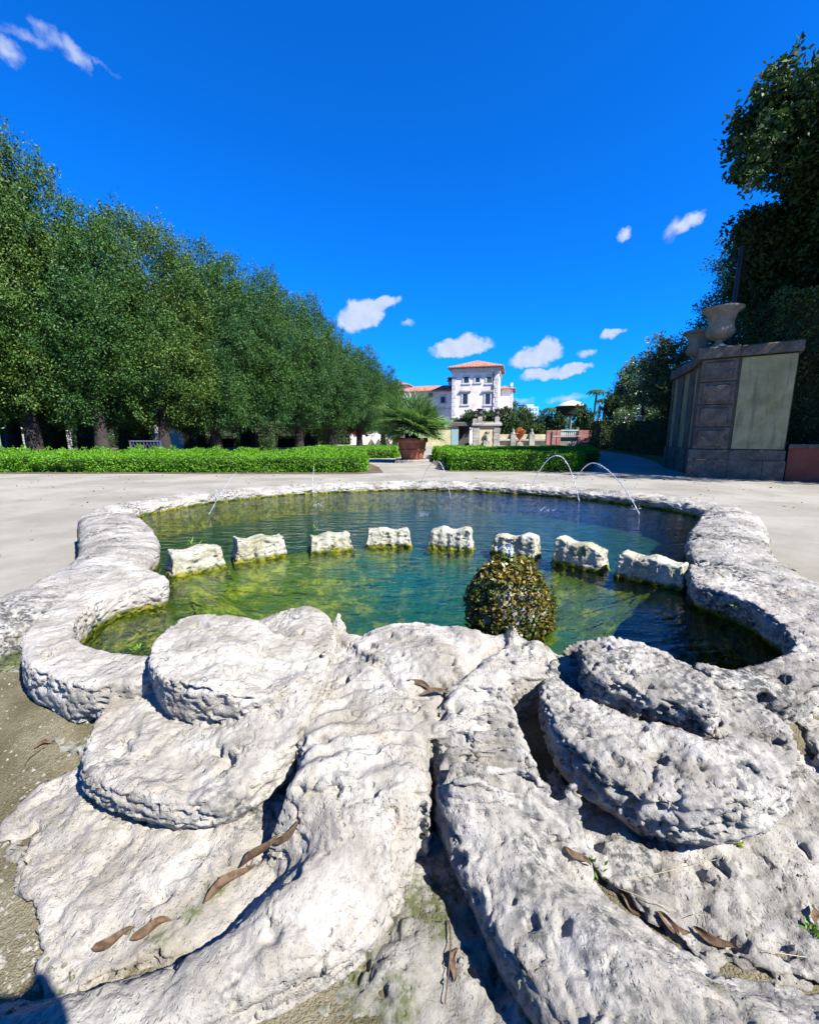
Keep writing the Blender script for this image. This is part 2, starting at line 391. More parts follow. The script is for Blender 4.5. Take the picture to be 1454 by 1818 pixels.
M['shell'] = stone('shell_stone', light=(0.335, 0.315, 0.282), dark=(0.19, 0.172, 0.142), lich=0.60, moss=0.70, algae='inner')
def ground_mat():
    t = NT('sandy_path'); a = t.noise(0.7, 6, 0.6); b = t.noise(9, 6, 0.7); g = t.noise(160, 3, 0.7)
    c = t.mix(t.ramp(a, 0.35, 0.65), (0.165, 0.152, 0.125), (0.232, 0.22, 0.192))
    c = t.mix(t.math('MULTIPLY', t.ramp(b, 0.48, 0.75), 0.45), c, (0.165, 0.15, 0.12))
    c = t.mix(t.math('MULTIPLY', t.ramp(g, 0.52, 0.7), 0.4), c, (0.33, 0.315, 0.275))
    tr = t.noise(2.2, 5, 0.6, t.mapv(t.pos, (0.35, 2.2, 1), (0, 0, 0.15)))
    c = t.mix(t.math('MULTIPLY', t.ramp(tr, 0.52, 0.66), 0.35), c, (0.195, 0.18, 0.155))
    h = t.math('ADD', g, t.math('MULTIPLY', b, 2.0))
    return t.fin(c, 0.95, t.bump(h, 0.7, 0.006), 0.1)
M['ground'] = ground_mat()
def dirt_mat(name, a, b, c3, sc=1.0):
    t = NT(name); f = t.noise(3 * sc, 6, 0.65); g = t.noise(40 * sc, 5, 0.7); v = t.voro(90 * sc, out='Color')
    c = t.mix(t.ramp(f, 0.35, 0.65), a, b); c = t.mix(t.math('MULTIPLY', t.ramp(g, 0.5, 0.7), 0.6), c, c3)
    return t.fin(c, 0.95, t.bump(t.math('ADD', g, t.noise(120 * sc, 3)), 0.9, 0.012), 0.1)
M['dirt'] = dirt_mat('damp_sand', (0.088, 0.076, 0.042), (0.165, 0.145, 0.095), (0.055, 0.056, 0.024), 1.6)
M['litter'] = dirt_mat('leaf_litter_soil', (0.06, 0.045, 0.03), (0.11, 0.085, 0.06), (0.16, 0.12, 0.08), 1.0)
def pool_floor_mat():
    t = NT('algae_pool_floor'); a = t.noise(1.1, 5, 0.6, None, 0.8); b = t.noise(7, 6, 0.7); e = t.noise(30, 5, 0.7)
    sx = t.node('ShaderNodeSeparateXYZ'); t.l(t.pos, sx.inputs[0]); side = t.math('ADD', t.math('ABSOLUTE', t.math('SUBTRACT', sx.outputs['X'], 0.25)), t.math('MULTIPLY', t.math('SUBTRACT', a, 0.5), 1.6))
    c = t.mix(t.ramp(side, 0.35, 0.95), (0.006, 0.058, 0.044), (0.050, 0.072, 0.004))
    c = t.mix(t.math('MULTIPLY', t.ramp(b, 0.47, 0.66), t.ramp(side, 0.0, 0.9, 0.15, 0.85)), c, (0.20, 0.185, 0.012))
    c = t.mix(t.math('MULTIPLY', t.ramp(e, 0.52, 0.68), 0.5), c, (0.02, 0.04, 0.008))
    sp = t.node('ShaderNodeSeparateXYZ'); t.l(t.pos, sp.inputs[0])
    deep = t.ramp(sp.outputs['Y'], 3.35, 3.9)                                     # floor turns darker green in the outer basin
    c = t.mix(deep, c, t.mix(t.ramp(b, 0.45, 0.65), (0.004, 0.032, 0.020), (0.010, 0.055, 0.026)))
    return t.fin(c, 0.9, t.bump(b, 0.8, 0.03), 0.1)
M['pool_floor'] = pool_floor_mat()
def water_mat():
    t = NT('pool_water'); sp = t.node('ShaderNodeSeparateXYZ'); t.l(t.pos, sp.inputs[0])
    w1 = t.noise(5.5, 3, 0.5, t.mapv(t.pos, (0.6, 1.9, 1), (0, 0, 0.15)), 0.6); w2 = t.noise(19, 3, 0.55, t.mapv(t.pos, (0.8, 1.5, 1), (0, 0, -0.2)), 0.5)
    h = t.math('ADD', w1, t.math('MULTIPLY', w2, 0.35))
    h = t.math('MULTIPLY', h, t.ramp(sp.outputs['Y'], 1.6, 4.6, 0.55, 1.0))
    nm = t.bump(h, 0.75, 0.022)
    fr = t.node('ShaderNodeFresnel'); fr.inputs[0].default_value = 1.333; t.l(nm, fr.inputs[1])
    gl = t.node('ShaderNodeBsdfGlossy'); gl.inputs['Roughness'].default_value = 0.03; t.l(nm, gl.inputs['Normal']); gl.inputs[0].default_value = (1, 1, 1, 1)
    tr = t.node('ShaderNodeBsdfTransparent'); tr.inputs[0].default_value = (0.74, 0.86, 0.60, 1)
    mx = t.node('ShaderNodeMixShader'); t.l(fr.outputs[0], mx.inputs[0]); t.l(tr.outputs[0], mx.inputs[1]); t.l(gl.outputs[0], mx.inputs[2])
    t.l(mx.outputs[0], t.out.inputs[0]); t.n.remove(t.b); return t.m
M['water'] = water_mat()
def jet_mat():
    t = NT('falling_water'); t.fin((0.9, 0.95, 1.0), 0.06, t.bump(t.noise(90, 3), 0.8, 0.01), 0.9)
    t.b.inputs['Transmission Weight'].default_value = 0.8; t.b.inputs['IOR'].default_value = 1.333; return t.m
M['jet'] = jet_mat()
def leaf_mat(name, a, b, c=None, trans=0.25, rough=0.5, spec=0.35, scale=2.0):
    t = NT(name); g = t.node('ShaderNodeNewGeometry'); rn = g.outputs['Random Per Island']
    col = t.mix(rn, a, b); f = t.noise(scale, 3, 0.6)
    col = t.mix(t.math('MULTIPLY', t.ramp(f, 0.42, 0.62), 0.75), col, c if c else tuple(x * 0.6 for x in a))
    t.fin(col, rough, None, spec)
    if trans:
        tl = t.node('ShaderNodeBsdfTranslucent'); t.l(t.mix(1.0, col, (1.2, 1.35, 0.5), 'MULTIPLY'), tl.inputs[0])
        mx = t.node('ShaderNodeMixShader'); mx.inputs[0].default_value = trans; t.l(t.b.outputs[0], mx.inputs[1]); t.l(tl.outputs[0], mx.inputs[2]); t.l(mx.outputs[0], t.out.inputs[0])
    return t.m
M['moss_ball'] = leaf_mat('wet_moss', (0.026, 0.052, 0.008), (0.21, 0.125, 0.014), (0.032, 0.062, 0.008), 0.1, 0.42, 0.4, 9)
M['dead_leaf'] = leaf_mat('dry_leaf', (0.065, 0.040, 0.022), (0.14, 0.098, 0.062), (0.05, 0.028, 0.016), 0.15, 0.85, 0.1, 60)
M['straw'] = plain('dry_straw', (0.26, 0.225, 0.15), 0.7, 0.2, 20)
M['weed'] = leaf_mat('young_weed', (0.10, 0.20, 0.03), (0.16, 0.27, 0.04), None, 0.3)
M['yellow_moss'] = leaf_mat('yellow_moss', (0.30, 0.33, 0.05), (0.22, 0.26, 0.05), None, 0.2)

# ------------------------------------------------------------------ ground with a hole for the basin
rear_path = smooth_open([(-3.5, 4.72), (-3.46, 5.3), (-3.08, 6.2), (-2.3, 7.0), (-1.25, 7.55), (0.1, 7.85), (1.25, 7.66), (2.15, 7.22), (2.95, 6.55), (3.52, 5.8), (3.72, 5.1), (3.62, 4.62)], 20)
left_path = smooth_open([(-3.42, 4.66), (-3.05, 4.22), (-2.62, 3.68), (-2.28, 3.2), (-2.08, 2.8), (-1.97, 2.38), (-1.97, 2.0), (-2.12, 1.72), (-2.42, 1.52), (-2.8, 1.42), (-3.2, 1.40)], 20)
right_path = smooth_open([(3.66, 4.72), (3.22, 4.12), (2.72, 3.5), (2.38, 3.0), (2.2, 2.6), (2.12, 2.2), (2.13, 1.9), (2.26, 1.62), (2.52, 1.42), (2.9, 1.32), (3.3, 1.30)], 20)
SL_OUT = [(228, 998), (180, 1018), (130, 1048), (85, 1080), (52, 1110), (30, 1148), (48, 1183), (105, 1210), (160, 1219), (215, 1215), (300, 1200)]
SL_IN = [(296, 1022), (292, 1034), (235, 1046), (185, 1062), (150, 1085), (134, 1106), (132, 1122), (150, 1140), (190, 1152), (245, 1161), (310, 1160)]
SR_OUT = [(1226, 1003), (1290, 1017), (1350, 1040), (1405, 1073), (1460, 1115), (1490, 1160), (1470, 1205), (1400, 1222), (1320, 1222), (1250, 1212)]
SR_IN = [(1218, 1014), (1240, 1040), (1300, 1060), (1350, 1084), (1384, 1108), (1400, 1136), (1382, 1160), (1340, 1177), (1290, 1185), (1240, 1172)]
def _mid(o, i, n=8):
    o = smooth_open(PL(o, .34), 6); i = smooth_open(PL(i, .34), 6); k = np.linspace(0, 1, n)
    f = lambda a: np.stack([np.interp(k, np.linspace(0, 1, len(a)), a[:, j]) for j in (0, 1)], 1)
    return (f(o) + f(i)) / 2
shell_l = smooth_open(_mid(SL_OUT, SL_IN), 14)
shell_r = smooth_open(_mid(SR_OUT, SR_IN, 7), 14)
def dec(a, k): return [tuple(p) for p in a[::k]]
pool_poly = dec(left_path[150:20:-1] if False else left_path[20:160], 8)[::-1] + dec(rear_path, 8) + dec(right_path[20:160], 8) + dec(shell_r[42:], 10) + [(0.7, 1.35), (0.35, 1.5), (-0.3, 1.5), (-0.6, 1.4)] + dec(shell_l[::-1][:56], 10)
from mathutils.geometry import tessellate_polygon
def sheet_with_hole(name, outer, hole, z):
    loops = [[Vector((x, y, 0)) for x, y in outer]] + ([[Vector((x, y, 0)) for x, y in hole]] if hole else [])
    tris = tessellate_polygon(loops); V = [(v.x, v.y, z) for L in loops for v in L]
    me = bpy.data.meshes.new(name); me.from_pydata(V, [], [tuple(t) for t in tris]); me.update()
    if me.polygons and me.polygons[0].normal.z < 0: me.flip_normals()
    return me
def sheet(name, poly, z, mat, kind='structure'):
    o = link(name, sheet_with_hole(name, poly, None, z), mat); o['kind'] = kind; return o
g = link('ground', sheet_with_hole('ground', [(-600, -200), (600, -200), (600, 900), (-600, 900)], pool_poly, 0.0), M['ground']); g['kind'] = 'structure'
fl = sheet('pool_floor', pool_poly, -0.16, M['pool_floor'])
wa = sheet('water', pool_poly, 0.20, M['water'])
# damp sand beside the scrolls
gx, gy = np.meshgrid(np.linspace(-3.6, 3.8, 150), np.linspace(-1.4, 1.62, 80), indexing='ij'); gp = np.stack([gx.ravel(), gy.ravel(), gx.ravel() * 0], 1)
gz_ = 0.115 * sstep(-3.5, -2.0, gp[:, 0]) * sstep(3.7, 2.4, gp[:, 0]) * sstep(-1.4, 0.1, gp[:, 1]) + 0.012 * fbm(gp * 5, 4, 55) + 0.07 * sstep(0.95, 1.4, gp[:, 1]) * sstep(-2.6, -1.9, gp[:, 0]); gz_ = np.where((np.abs(gp[:, 0]) > 3.5) | (gp[:, 1] < -1.35), -0.02, gz_)
gi = np.arange(150 * 80).reshape(150, 80); gq = np.stack([gi[:-1, :-1], gi[1:, :-1], gi[1:, 1:], gi[:-1, 1:]], -1).reshape(-1, 4)
link('damp_sand', mesh_np('damp_sand', np.c_[gp[:, :2], gz_], gq, True), M['dirt'])['kind'] = 'structure'

# ------------------------------------------------------------------ the carved basin
FB = empty('scroll_fountain_basin', (0, 1.6, 0))
tag(FB, 'low baroque pool of weathered white coral stone with two carved scrolls in front', 'fountain')
def part(name, V, Q, mat, label=None, smooth=True):
    V = np.asarray(V) - np.array([0, 1.6, 0])
    o = link(name, mesh_np(name, V, Q, smooth), mat, FB)
    if label: o['label'] = label
    return o
def sweep(path, width, prof, ds, seed, mat, name, label=None, wfun=None, amp=1.0, pits=0, pit_r=(0.01, 0.03), stretch=(1, 1, 1), end=0.16):
    L = np.concatenate([[0], np.cumsum(np.linalg.norm(np.diff(path, axis=0), axis=1))]); n = max(4, int(L[-1] / ds)); s = np.linspace(0, L[-1], n)
    c = np.stack([np.interp(s, L, path[:, 0]), np.interp(s, L, path[:, 1])], 1); T = np.gradient(c, axis=0); T /= np.linalg.norm(T, axis=1)[:, None]
    Nn = np.stack([T[:, 1], -T[:, 0]], 1)
    pr = smooth_open(prof, 5); m = len(pr); w = np.full(n, width) if wfun is None else width * wfun(s / L[-1])
    q = np.clip(np.minimum(s, L[-1] - s) / end, 0, 1); cap = np.sqrt(np.clip(1 - (1 - q) ** 2, 0.0, 1)); w = w * (0.12 + 0.88 * cap); zc = 0.55 + 0.45 * cap
    V = np.zeros((n, m, 3))
    V[:, :, 0] = c[:, 0, None] + Nn[:, 0, None] * w[:, None] * pr[None, :, 0]; V[:, :, 1] = c[:, 1, None] + Nn[:, 1, None] * w[:, None] * pr[None, :, 0]
    V[:, :, 2] = np.where(pr[None, :, 1] > 0, pr[None, :, 1] * zc[:, None], pr[None, :, 1])
    idx = np.arange(n * m).reshape(n, m); Q = np.stack([idx[:-1, :-1], idx[1:, :-1], idx[1:, 1:], idx[:-1, 1:]], -1).reshape(-1, 4)
    V = V.reshape(-1, 3)
    N = vert_normals(V, Q)
    if N[:, 2].mean() < 0: Q = Q[:, ::-1]
    V = weather(V, Q, seed, amp, pits, pit_r, stretch=stretch)
    return part(name, V, Q, mat, label)
rimprof = [(-0.5, -0.06), (-0.52, 0.10), (-0.49, 0.24), (-0.40, 0.315), (-0.14, 0.345), (0.12, 0.340), (0.34, 0.320), (0.47, 0.300), (0.53, 0.27), (0.54, 0.22), (0.50, 0.12), (0.49, -0.05), (0.49, -0.2)]
flip = [(-a, b) for a, b in rimprof]
sweep(rear_path, 0.46, rimprof, 0.03, 11, M['rim'], 'rim', 'curved back rim of the pool', amp=1.5, pits=120, pit_r=(0.02, 0.05))
wf = lambda q: 1.0 + 0.06 * np.exp(-((q - 0.25) / 0.12) ** 2)
sweep(left_path, 0.52, flip, 0.016, 12, M['rim'], 'rim', 'left shoulder of the rim, weathered grey', wf, amp=1.0, pits=240, pit_r=(0.01, 0.03))
sweep(right_path, 0.54, rimprof, 0.016, 13, M['rim'], 'rim', 'right shoulder of the rim, dark and pitted', wf, amp=1.3, pits=420, pit_r=(0.01, 0.032))
shprof = [(-0.40, -0.02), (-0.43, 0.10), (-0.50, 0.22), (-0.50, 0.305), (-0.38, 0.343), (0.1, 0.35), (0.36, 0.335), (0.5, 0.29), (0.52, 0.18), (0.48, 0.0), (0.46, -0.2)]
shflip = [(-a, b) for a, b in shprof]
# the row of stones dividing the shell from the outer basin
ST = [(350, 997, .41), (462, 973, .44), (587, 960, .39), (690, 955, .44), (801, 959, .43), (914, 968, .42), (1028, 988, .41), (1154, 1012, .46)]
YB = (1020, 996, 981, 973, 977, 990, 1011, 1040); ctr = [np.array(P(a, yb, 0.20)[:2]) * (1 + 0.095 / P(a, yb, 0.2)[1]) for (a, b, w), yb in zip(ST, YB)]
sill = smooth_open([(-1.32, 2.45)] + [tuple(c) for c in ctr] + [(1.64, 2.38)], 10)
sweep(sill, 0.20, [(-3.6, -0.18), (-2.4, -0.10), (-1.2, 0.02), (-0.5, 0.13), (0, 0.195), (0.5, 0.13), (1.2, 0.02), (2.4, -0.10), (3.6, -0.18)], 0.02, 16, M['pool_floor'], 'sill', 'submerged ledge under the stones', amp=1.3)
for i, (a, b, w) in enumerate(ST):
    c = ctr[i]; nx = ctr[min(i + 1, 7)] - ctr[max(i - 1, 0)]; nx /= np.linalg.norm(nx); ny = np.array([-nx[1], nx[0]])
    h = 0.011; X, Y, Z = grid(-w * .75, w * .75, -0.2, 0.2, 0.0, 0.44, h); rg = np.random.default_rng(100 + i)
    top = 0.355 + 0.02 * rg.uniform(-1, 1) + 0.05 * rg.uniform(-1, 1) * X / w + 0.012 * np.sin(X * 31 + i)
    fl_ = 0.30 * np.clip(0.30 - Z, 0, 1) ** 1.15
    dx = np.abs(X)[:, :, None] - w * 0.42 - fl_; dy = np.abs(Y)[:, :, None] - 0.075 - fl_ * 0.5
    flute = 0.005 * np.sin(X * 2 * math.pi / 0.075 + i)[:, :, None] * (Y < 0)[:, :, None]
    d2 = np.maximum(dx, dy + flute); S = extr(d2, Z - top[:, :, None], 0.018)
    V, Q = surface_nets(S, (X[0, 0], Y[0, 0], 0.0), h); V = weather(V, Q, 200 + i, 0.9, 22, (0.006, 0.018), 1.0)
    Wd = np.zeros_like(V); Wd[:, 0] = c[0] + V[:, 0] * nx[0] + V[:, 1] * ny[0]; Wd[:, 1] = c[1] + V[:, 0] * nx[1] + V[:, 1] * ny[1]; Wd[:, 2] = V[:, 2]
    part('divider_stone', Wd, Q, M['crenel'])

# ------------------------------------------------------------------ scrolls, boss, stem and arms
def carve(name, S, X, Y, h, z0, seed, mat, label=None, **k):
    V, Q = surface_nets(S.astype(np.float32), (X[0, 0], Y[0, 0], z0), h)
    V = weather(V, Q, seed, **k); return part(name, V, Q, mat, label)
HV = 0.006
def shell(o, i, bx, seed, mat, label, amp, pits, wv):
    X, Y, Z = grid(*bx, -0.18, 0.40, 0.0085); pol = np.concatenate([smooth_open(PL(o, .34), 5), smooth_open(PL(i, .34), 5)[::-1]])
    d = poly_sd(pol, X, Y); q = np.stack([X.ravel(), Y.ravel(), X.ravel() * 0], 1); wob = wv * fbm(q * 9, 3, seed).reshape(X.shape)
    S = extr(d[:, :, None] + 0.18 * np.clip(0.26 - Z, 0, 0.2) + wob[:, :, None], Z - (0.345 + 0.6 * wob)[:, :, None], 0.024)
    return carve('shell_rim', S, X, Y, 0.0085, -0.18, seed, mat, label, amp=amp, pits=pits, cracks=1.0, zmin=0.1)
shell(SL_OUT, SL_IN, (-1.85, -0.6, 1.15, 2.75), 14, M['shell'], 'smooth white lip of the inner shell basin', 0.8, 70, 0.006)
shell(SR_OUT, SR_IN, (0.9, 2.1, 1.0, 2.65), 15, M['shell_grey'], 'ragged right lip of the inner shell basin', 1.3, 160, 0.016)
# left scroll
X, Y, Z = grid(-1.12, -0.10, 0.72, 1.86, 0.0, 0.50, HV); X3, Y3 = X[:, :, None], Y[:, :, None]
disc = smooth_closed(PL([(140, 1322), (148, 1362), (215, 1402), (320, 1418), (420, 1398), (500, 1350), (560, 1290), (585, 1215), (595, 1150), (575, 1112), (520, 1100), (420, 1095), (330, 1120), (240, 1180), (170, 1255)], .30))
cyl = smooth_closed(PL([(262, 1165), (276, 1130), (312, 1100), (352, 1087), (420, 1090), (485, 1104), (520, 1110), (560, 1098), (582, 1112), (580, 1140), (545, 1170), (490, 1204), (430, 1222), (350, 1218), (290, 1200)], .44))
dD = poly_sd(disc, X, Y); dC = poly_sd(cyl, X, Y)
wob = 0.012 * fbm(np.stack([X.ravel() * 9, Y.ravel() * 9, X.ravel() * 0], 1), 3, 3).reshape(X.shape)
ramp = sstep(-0.68, -0.36, X + 0.2 * (Y - 1.25)) * sstep(0.90, 1.25, Y); topD = 0.278 + 0.105 * ramp + 0.012 * sstep(0.0, -0.25, dD) + wob
a3 = dD[:, :, None] + 0.75 * np.clip(0.215 - Z, 0, 1) + wob[:, :, None] * 0.6
sA = extr(a3, Z - topD[:, :, None], 0.028)
sB = extr(dC[:, :, None] + 0.12 * np.clip(0.38 - Z, 0, 1) + wob[:, :, None] * .8, Z - (0.435 - 0.045 * sstep(-0.62, -0.42, X) + wob * .6)[:, :, None], 0.012)
S = np.minimum(sA, sB)
S = np.maximum(S, -(np.sqrt((X3 + 0.30) ** 2 + (Y3 - 1.80) ** 2 + (Z - 0.40) ** 2 * .3) - 0.035))
carve('scroll', S, X, Y, HV, 0.0, 301, M['stone_clean'], 'left scroll with a raised drum', amp=0.75, pits=130, pit_r=(0.005, 0.022), cracks=1.1, zmin=0.1)
# right scroll
X, Y, Z = grid(0.32, 1.22, 0.66, 1.72, 0.0, 0.49, HV); X3, Y3 = X[:, :, None], Y[:, :, None]
disc = smooth_closed(PL([(958, 1205), (962, 1252), (990, 1305), (1050, 1352), (1130, 1395), (1230, 1424), (1330, 1420), (1402, 1390), (1428, 1342), (1404, 1285), (1330, 1228), (1262, 1192), (1180, 1150), (1100, 1128), (1020, 1132), (975, 1165)], .33))
inner = smooth_closed(PL([(1026, 1152), (1034, 1182), (1075, 1206), (1140, 1224), (1215, 1240), (1272, 1262), (1285, 1235), (1268, 1200), (1205, 1166), (1135, 1136), (1085, 1124), (1035, 1130)], .405))
dD = poly_sd(disc, X, Y); dI = poly_sd(inner, X, Y)
wob = 0.012 * fbm(np.stack([X.ravel() * 9, Y.ravel() * 9, X.ravel() * 0], 1), 3, 5).reshape(X.shape)
gro = line_sd(PL([(1012, 1140), (1022, 1190), (1070, 1222), (1140, 1242), (1230, 1268), (1262, 1278)], .36), X, Y)
gr2 = line_sd(PL([(1250, 1272), (1300, 1290), (1375, 1310)], .33), X, Y)
topD = 0.325 + 0.012 * sstep(0, -0.2, dD) + wob - 0.055 * np.exp(-(gro / 0.035) ** 2) - 0.03 * np.exp(-(gr2 / 0.022) ** 2)
a3 = dD[:, :, None] + 0.75 * np.clip(0.225 - Z, 0, 1) + 0.7 * wob[:, :, None]
sA = extr(a3, Z - topD[:, :, None], 0.026)
sB = extr(dI[:, :, None] + 0.10 * np.clip(0.38 - Z, 0, 1) + wob[:, :, None], Z - (0.40 + wob)[:, :, None], 0.022)
S = smin(sA, sB, 0.008)
carve('scroll', S, X, Y, HV, 0.0, 302, M['stone_grey'], 'right scroll, more eroded', amp=1.05, pits=260, pit_r=(0.005, 0.018), cracks=1.3, zmin=0.1)
# boss between the scrolls
X, Y, Z = grid(-0.48, 0.86, 1.02, 1.92, 0.0, 0.50, 0.0075); X3, Y3 = X[:, :, None], Y[:, :, None]
bo = smooth_closed(PL([(560, 1110), (598, 1098), (640, 1110), (690, 1092), (740, 1086), (800, 1090), (860, 1106), (905, 1108), (960, 1118), (1010, 1126), (1100, 1130), (1120, 1160), (1010, 1180), (900, 1190), (880, 1240), (840, 1275), (700, 1280), (600, 1260), (556, 1200)], .37))
d = poly_sd(bo, X, Y); wob = 0.014 * fbm(np.stack([X.ravel() * 8, Y.ravel() * 8, X.ravel() * 0], 1), 3, 6).reshape(X.shape)
c0 = np.array(P(745, 1150, .37)); dome = np.exp(-(((X - c0[0]) / 0.30) ** 2 + ((Y - c0[1]) / 0.26) ** 2))
vgro = np.minimum(line_sd(PL([(596, 1120), (650, 1165), (735, 1232)], .36), X, Y), line_sd(PL([(905, 1112), (850, 1165), (775, 1232)], .36), X, Y))
top = 0.318 + 0.062 * dome + wob - 0.028 * np.exp(-(vgro / 0.02) ** 2) - 0.05 * sstep(0.45, 0.7, X)
for (ax, ay, hh, ww) in ((603, 1096, .085, .028), (906, 1108, .075, .034), (575, 1108, .03, .04), (955, 1122, .03, .04)):
    q = np.array(P(ax, ay, .38)); top = top + hh * np.exp(-((X - q[0]) ** 2 + (Y - q[1] + 0.01) ** 2) / ww ** 2)
lp = np.array(P(755, 1226, .34)); top = top - 0.05 * np.exp(-(((X - lp[0]) / 0.07) ** 2 + ((Y - lp[1]) / 0.05) ** 2))
S = extr(d[:, :, None] + wob[:, :, None], Z - top[:, :, None], 0.03)
carve('boss', S, X, Y, 0.0075, 0.0, 303, M['stone_clean'], 'rounded boss between the two scrolls', amp=0.9, pits=140, pit_r=(0.005, 0.024), cracks=0.9, zmin=0.2)
# stem halves flowing into the two arms
def arm(name, stem_px, arm_px, seed, mat, label, bx, ribs, edge, low, cliff):
    X, Y, Z = grid(*bx, 0.0, 0.42, HV)
    lows = set(low); pol = smooth_closed(np.array([P(a, b, .15 if (a, b) in lows else .28 if (a, b) in stem_px else (.2 if cliff else .17))[:2] for a, b in stem_px + arm_px]), 6)
    d = poly_sd(pol, X, Y); wob = 0.013 * fbm(np.stack([X.ravel() * 7, Y.ravel() * 7, X.ravel() * 0], 1), 3, seed).reshape(X.shape)
    stem = sstep(0.78, 0.90, Y); dl = line_sd(PL(low, .2), X, Y); dome = np.sqrt(np.clip(-d / (0.16 - 0.11 * stem), 0, 1))
    top = 0.225 + 0.055 * dome - 0.115 * (1 - sstep(-0.02, 0.19, dl)) * (1 - stem) + 0.045 * stem + wob
    if not cliff: top = top - 0.07 * (1 - np.sqrt(np.clip(-d / 0.15, 0, 1))) * (1 - stem)
    if ribs: top = top + stem * ribs * (np.sin((Y + 0.10 * (X - 0.1) ** 2 * 6 + 0.006 * np.sin(X * 40)) * 2 * math.pi / 0.066)) * sstep(0.0, 0.05, np.abs(X - 0.06))
    a3 = d[:, :, None] + edge * np.clip(0.2 - Z, 0, 1) + 0.8 * wob[:, :, None]
    S = extr(a3, Z - top[:, :, None], 0.022)
    carve(name, S, X, Y, HV, 0.0, seed, mat, label, amp=0.85, pits=170, pit_r=(0.004, 0.014), cracks=1.0, zmin=0.08)
arm('arm', [(535, 1222), (640, 1225), (728, 1230), (765, 1236), (766, 1300), (767, 1380), (765, 1435)], [(748, 1500), (735, 1552), (700, 1630), (645, 1690), (560, 1750), (430, 1812), (200, 1900), (-160, 1960), (-260, 1800), (-120, 1700), (0, 1702), (150, 1690), (290, 1650), (400, 1592), (490, 1512), (530, 1450), (520, 1390), (518, 1300)], 311, M['stone_clean'], 'left arm of the carved leaf', (-1.0, 0.10, 0.28, 1.32), 0.007, 0.10, [(-120, 1700), (0, 1702), (150, 1690), (290, 1650), (400, 1592), (490, 1512), (530, 1450)], False)
arm('arm', [(772, 1236), (800, 1232), (880, 1232), (908, 1245), (925, 1300), (952, 1360), (985, 1420)], [(1005, 1475), (1055, 1540), (1150, 1618), (1250, 1676), (1350, 1712), (1470, 1736), (1620, 1760), (1640, 1960), (1100, 1960), (985, 1840), (900, 1735), (840, 1610), (795, 1520), (774, 1450), (772, 1380), (772, 1300)], 312, M['stone_grey'], 'right arm of the carved leaf', (0.0, 0.92, 0.28, 1.30), 0.020, 0.25, [(1005, 1475), (1055, 1540), (1150, 1618), (1250, 1676), (1350, 1712), (1470, 1736), (1620, 1760)], True)
# flat base slabs under the scrolls
def slab(px, z, bx, seed, mat, label, edge=-0.1, tilt=0.0, name='base_slab'):
    X, Y, Z = grid(*bx, -0.01, z + 0.10, 0.008)
    d = poly_sd(smooth_closed(PL(px, z), 5), X, Y); q = np.stack([X.ravel(), Y.ravel(), X.ravel() * 0], 1)
    wob = (0.016 * fbm(q * 6, 3, seed) + 0.012 * fbm(q * 17, 2, seed + 3)).reshape(X.shape)
    S = extr(d[:, :, None] + 1.6 * wob[:, :, None] + edge * np.clip(z - Z, 0, 1), Z - (z + wob * 0.7 + tilt * d)[:, :, None], 0.022)
    return carve(name, S, X, Y, 0.008, -0.01, seed, mat, label, amp=1.1, pits=90, cracks=1.2, zmin=0.03)
slab([(18, 1520), (8, 1460), (55, 1402), (110, 1372), (200, 1330), (330, 1300), (470, 1290), (560, 1240), (640, 1260), (640, 1420), (600, 1490), (530, 1560), (440, 1640), (330, 1700), (200, 1738), (100, 1700), (52, 1600)], 0.150, (-1.25, -0.05, 0.55, 1.3), 321, M['stone'], 'flat slab under the left scroll', tilt=-0.12)
slab([(940, 1240), (960, 1330), (975, 1405), (995, 1478), (1070, 1558), (1172, 1630), (1275, 1686), (1370, 1716), (1500, 1730), (1650, 1640), (1650, 1400), (1560, 1260), (1400, 1200), (1250, 1180), (1000, 1180)], 0.145, (0.15, 1.62, 0.5, 1.5), 322, M['stone_grey'], 'flat slab under the right scroll', tilt=-0.10)
slab([(735, 1430), (775, 1430), (900, 1600), (1100, 1800), (1300, 1960), (300, 1960), (500, 1800), (650, 1650)], 0.125, (-0.72, 0.82, 0.26, 1.1), 323, M['stone_low'], 'mossy low stone between the arms', tilt=-0.05, name='plinth_stone')
slab([(20, 1160), (150, 1230), (250, 1230), (300, 1290), (190, 1340), (110, 1330), (70, 1290), (110, 1260), (40, 1215)], 0.17, (-1.75, -0.6, 0.85, 1.75), 324, M['stone_low'], None, name='foundation_stone')
slab([(1330, 1190), (1454, 1170), (1620, 1150), (1680, 1260), (1620, 1400), (1480, 1370), (1420, 1290)], 0.19, (0.9, 2.3, 0.8, 1.7), 325, M['stone_grey'], None, name='foundation_stone')

# ------------------------------------------------------------------ garden materials
M['oak_leaf'] = leaf_mat('oak_leaf', (0.014, 0.052, 0.013), (0.062, 0.130, 0.024), (0.020, 0.066, 0.022), 0.22, 0.55, 0.22, 0.5)
M['oak_leaf_warm'] = leaf_mat('oak_leaf_warm', (0.020, 0.062, 0.009), (0.098, 0.150, 0.026), (0.024, 0.070, 0.012), 0.24, 0.55, 0.25, 0.5)
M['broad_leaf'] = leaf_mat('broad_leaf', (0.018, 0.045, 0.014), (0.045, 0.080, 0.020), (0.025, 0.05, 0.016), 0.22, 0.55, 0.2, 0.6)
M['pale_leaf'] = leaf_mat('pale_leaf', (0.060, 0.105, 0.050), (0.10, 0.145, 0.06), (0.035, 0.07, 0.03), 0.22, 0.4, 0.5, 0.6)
M['hedge_leaf'] = leaf_mat('hedge_leaf', (0.065, 0.205, 0.007), (0.13, 0.28, 0.015), (0.078, 0.20, 0.008), 0.32, 0.5, 0.25, 0.9)
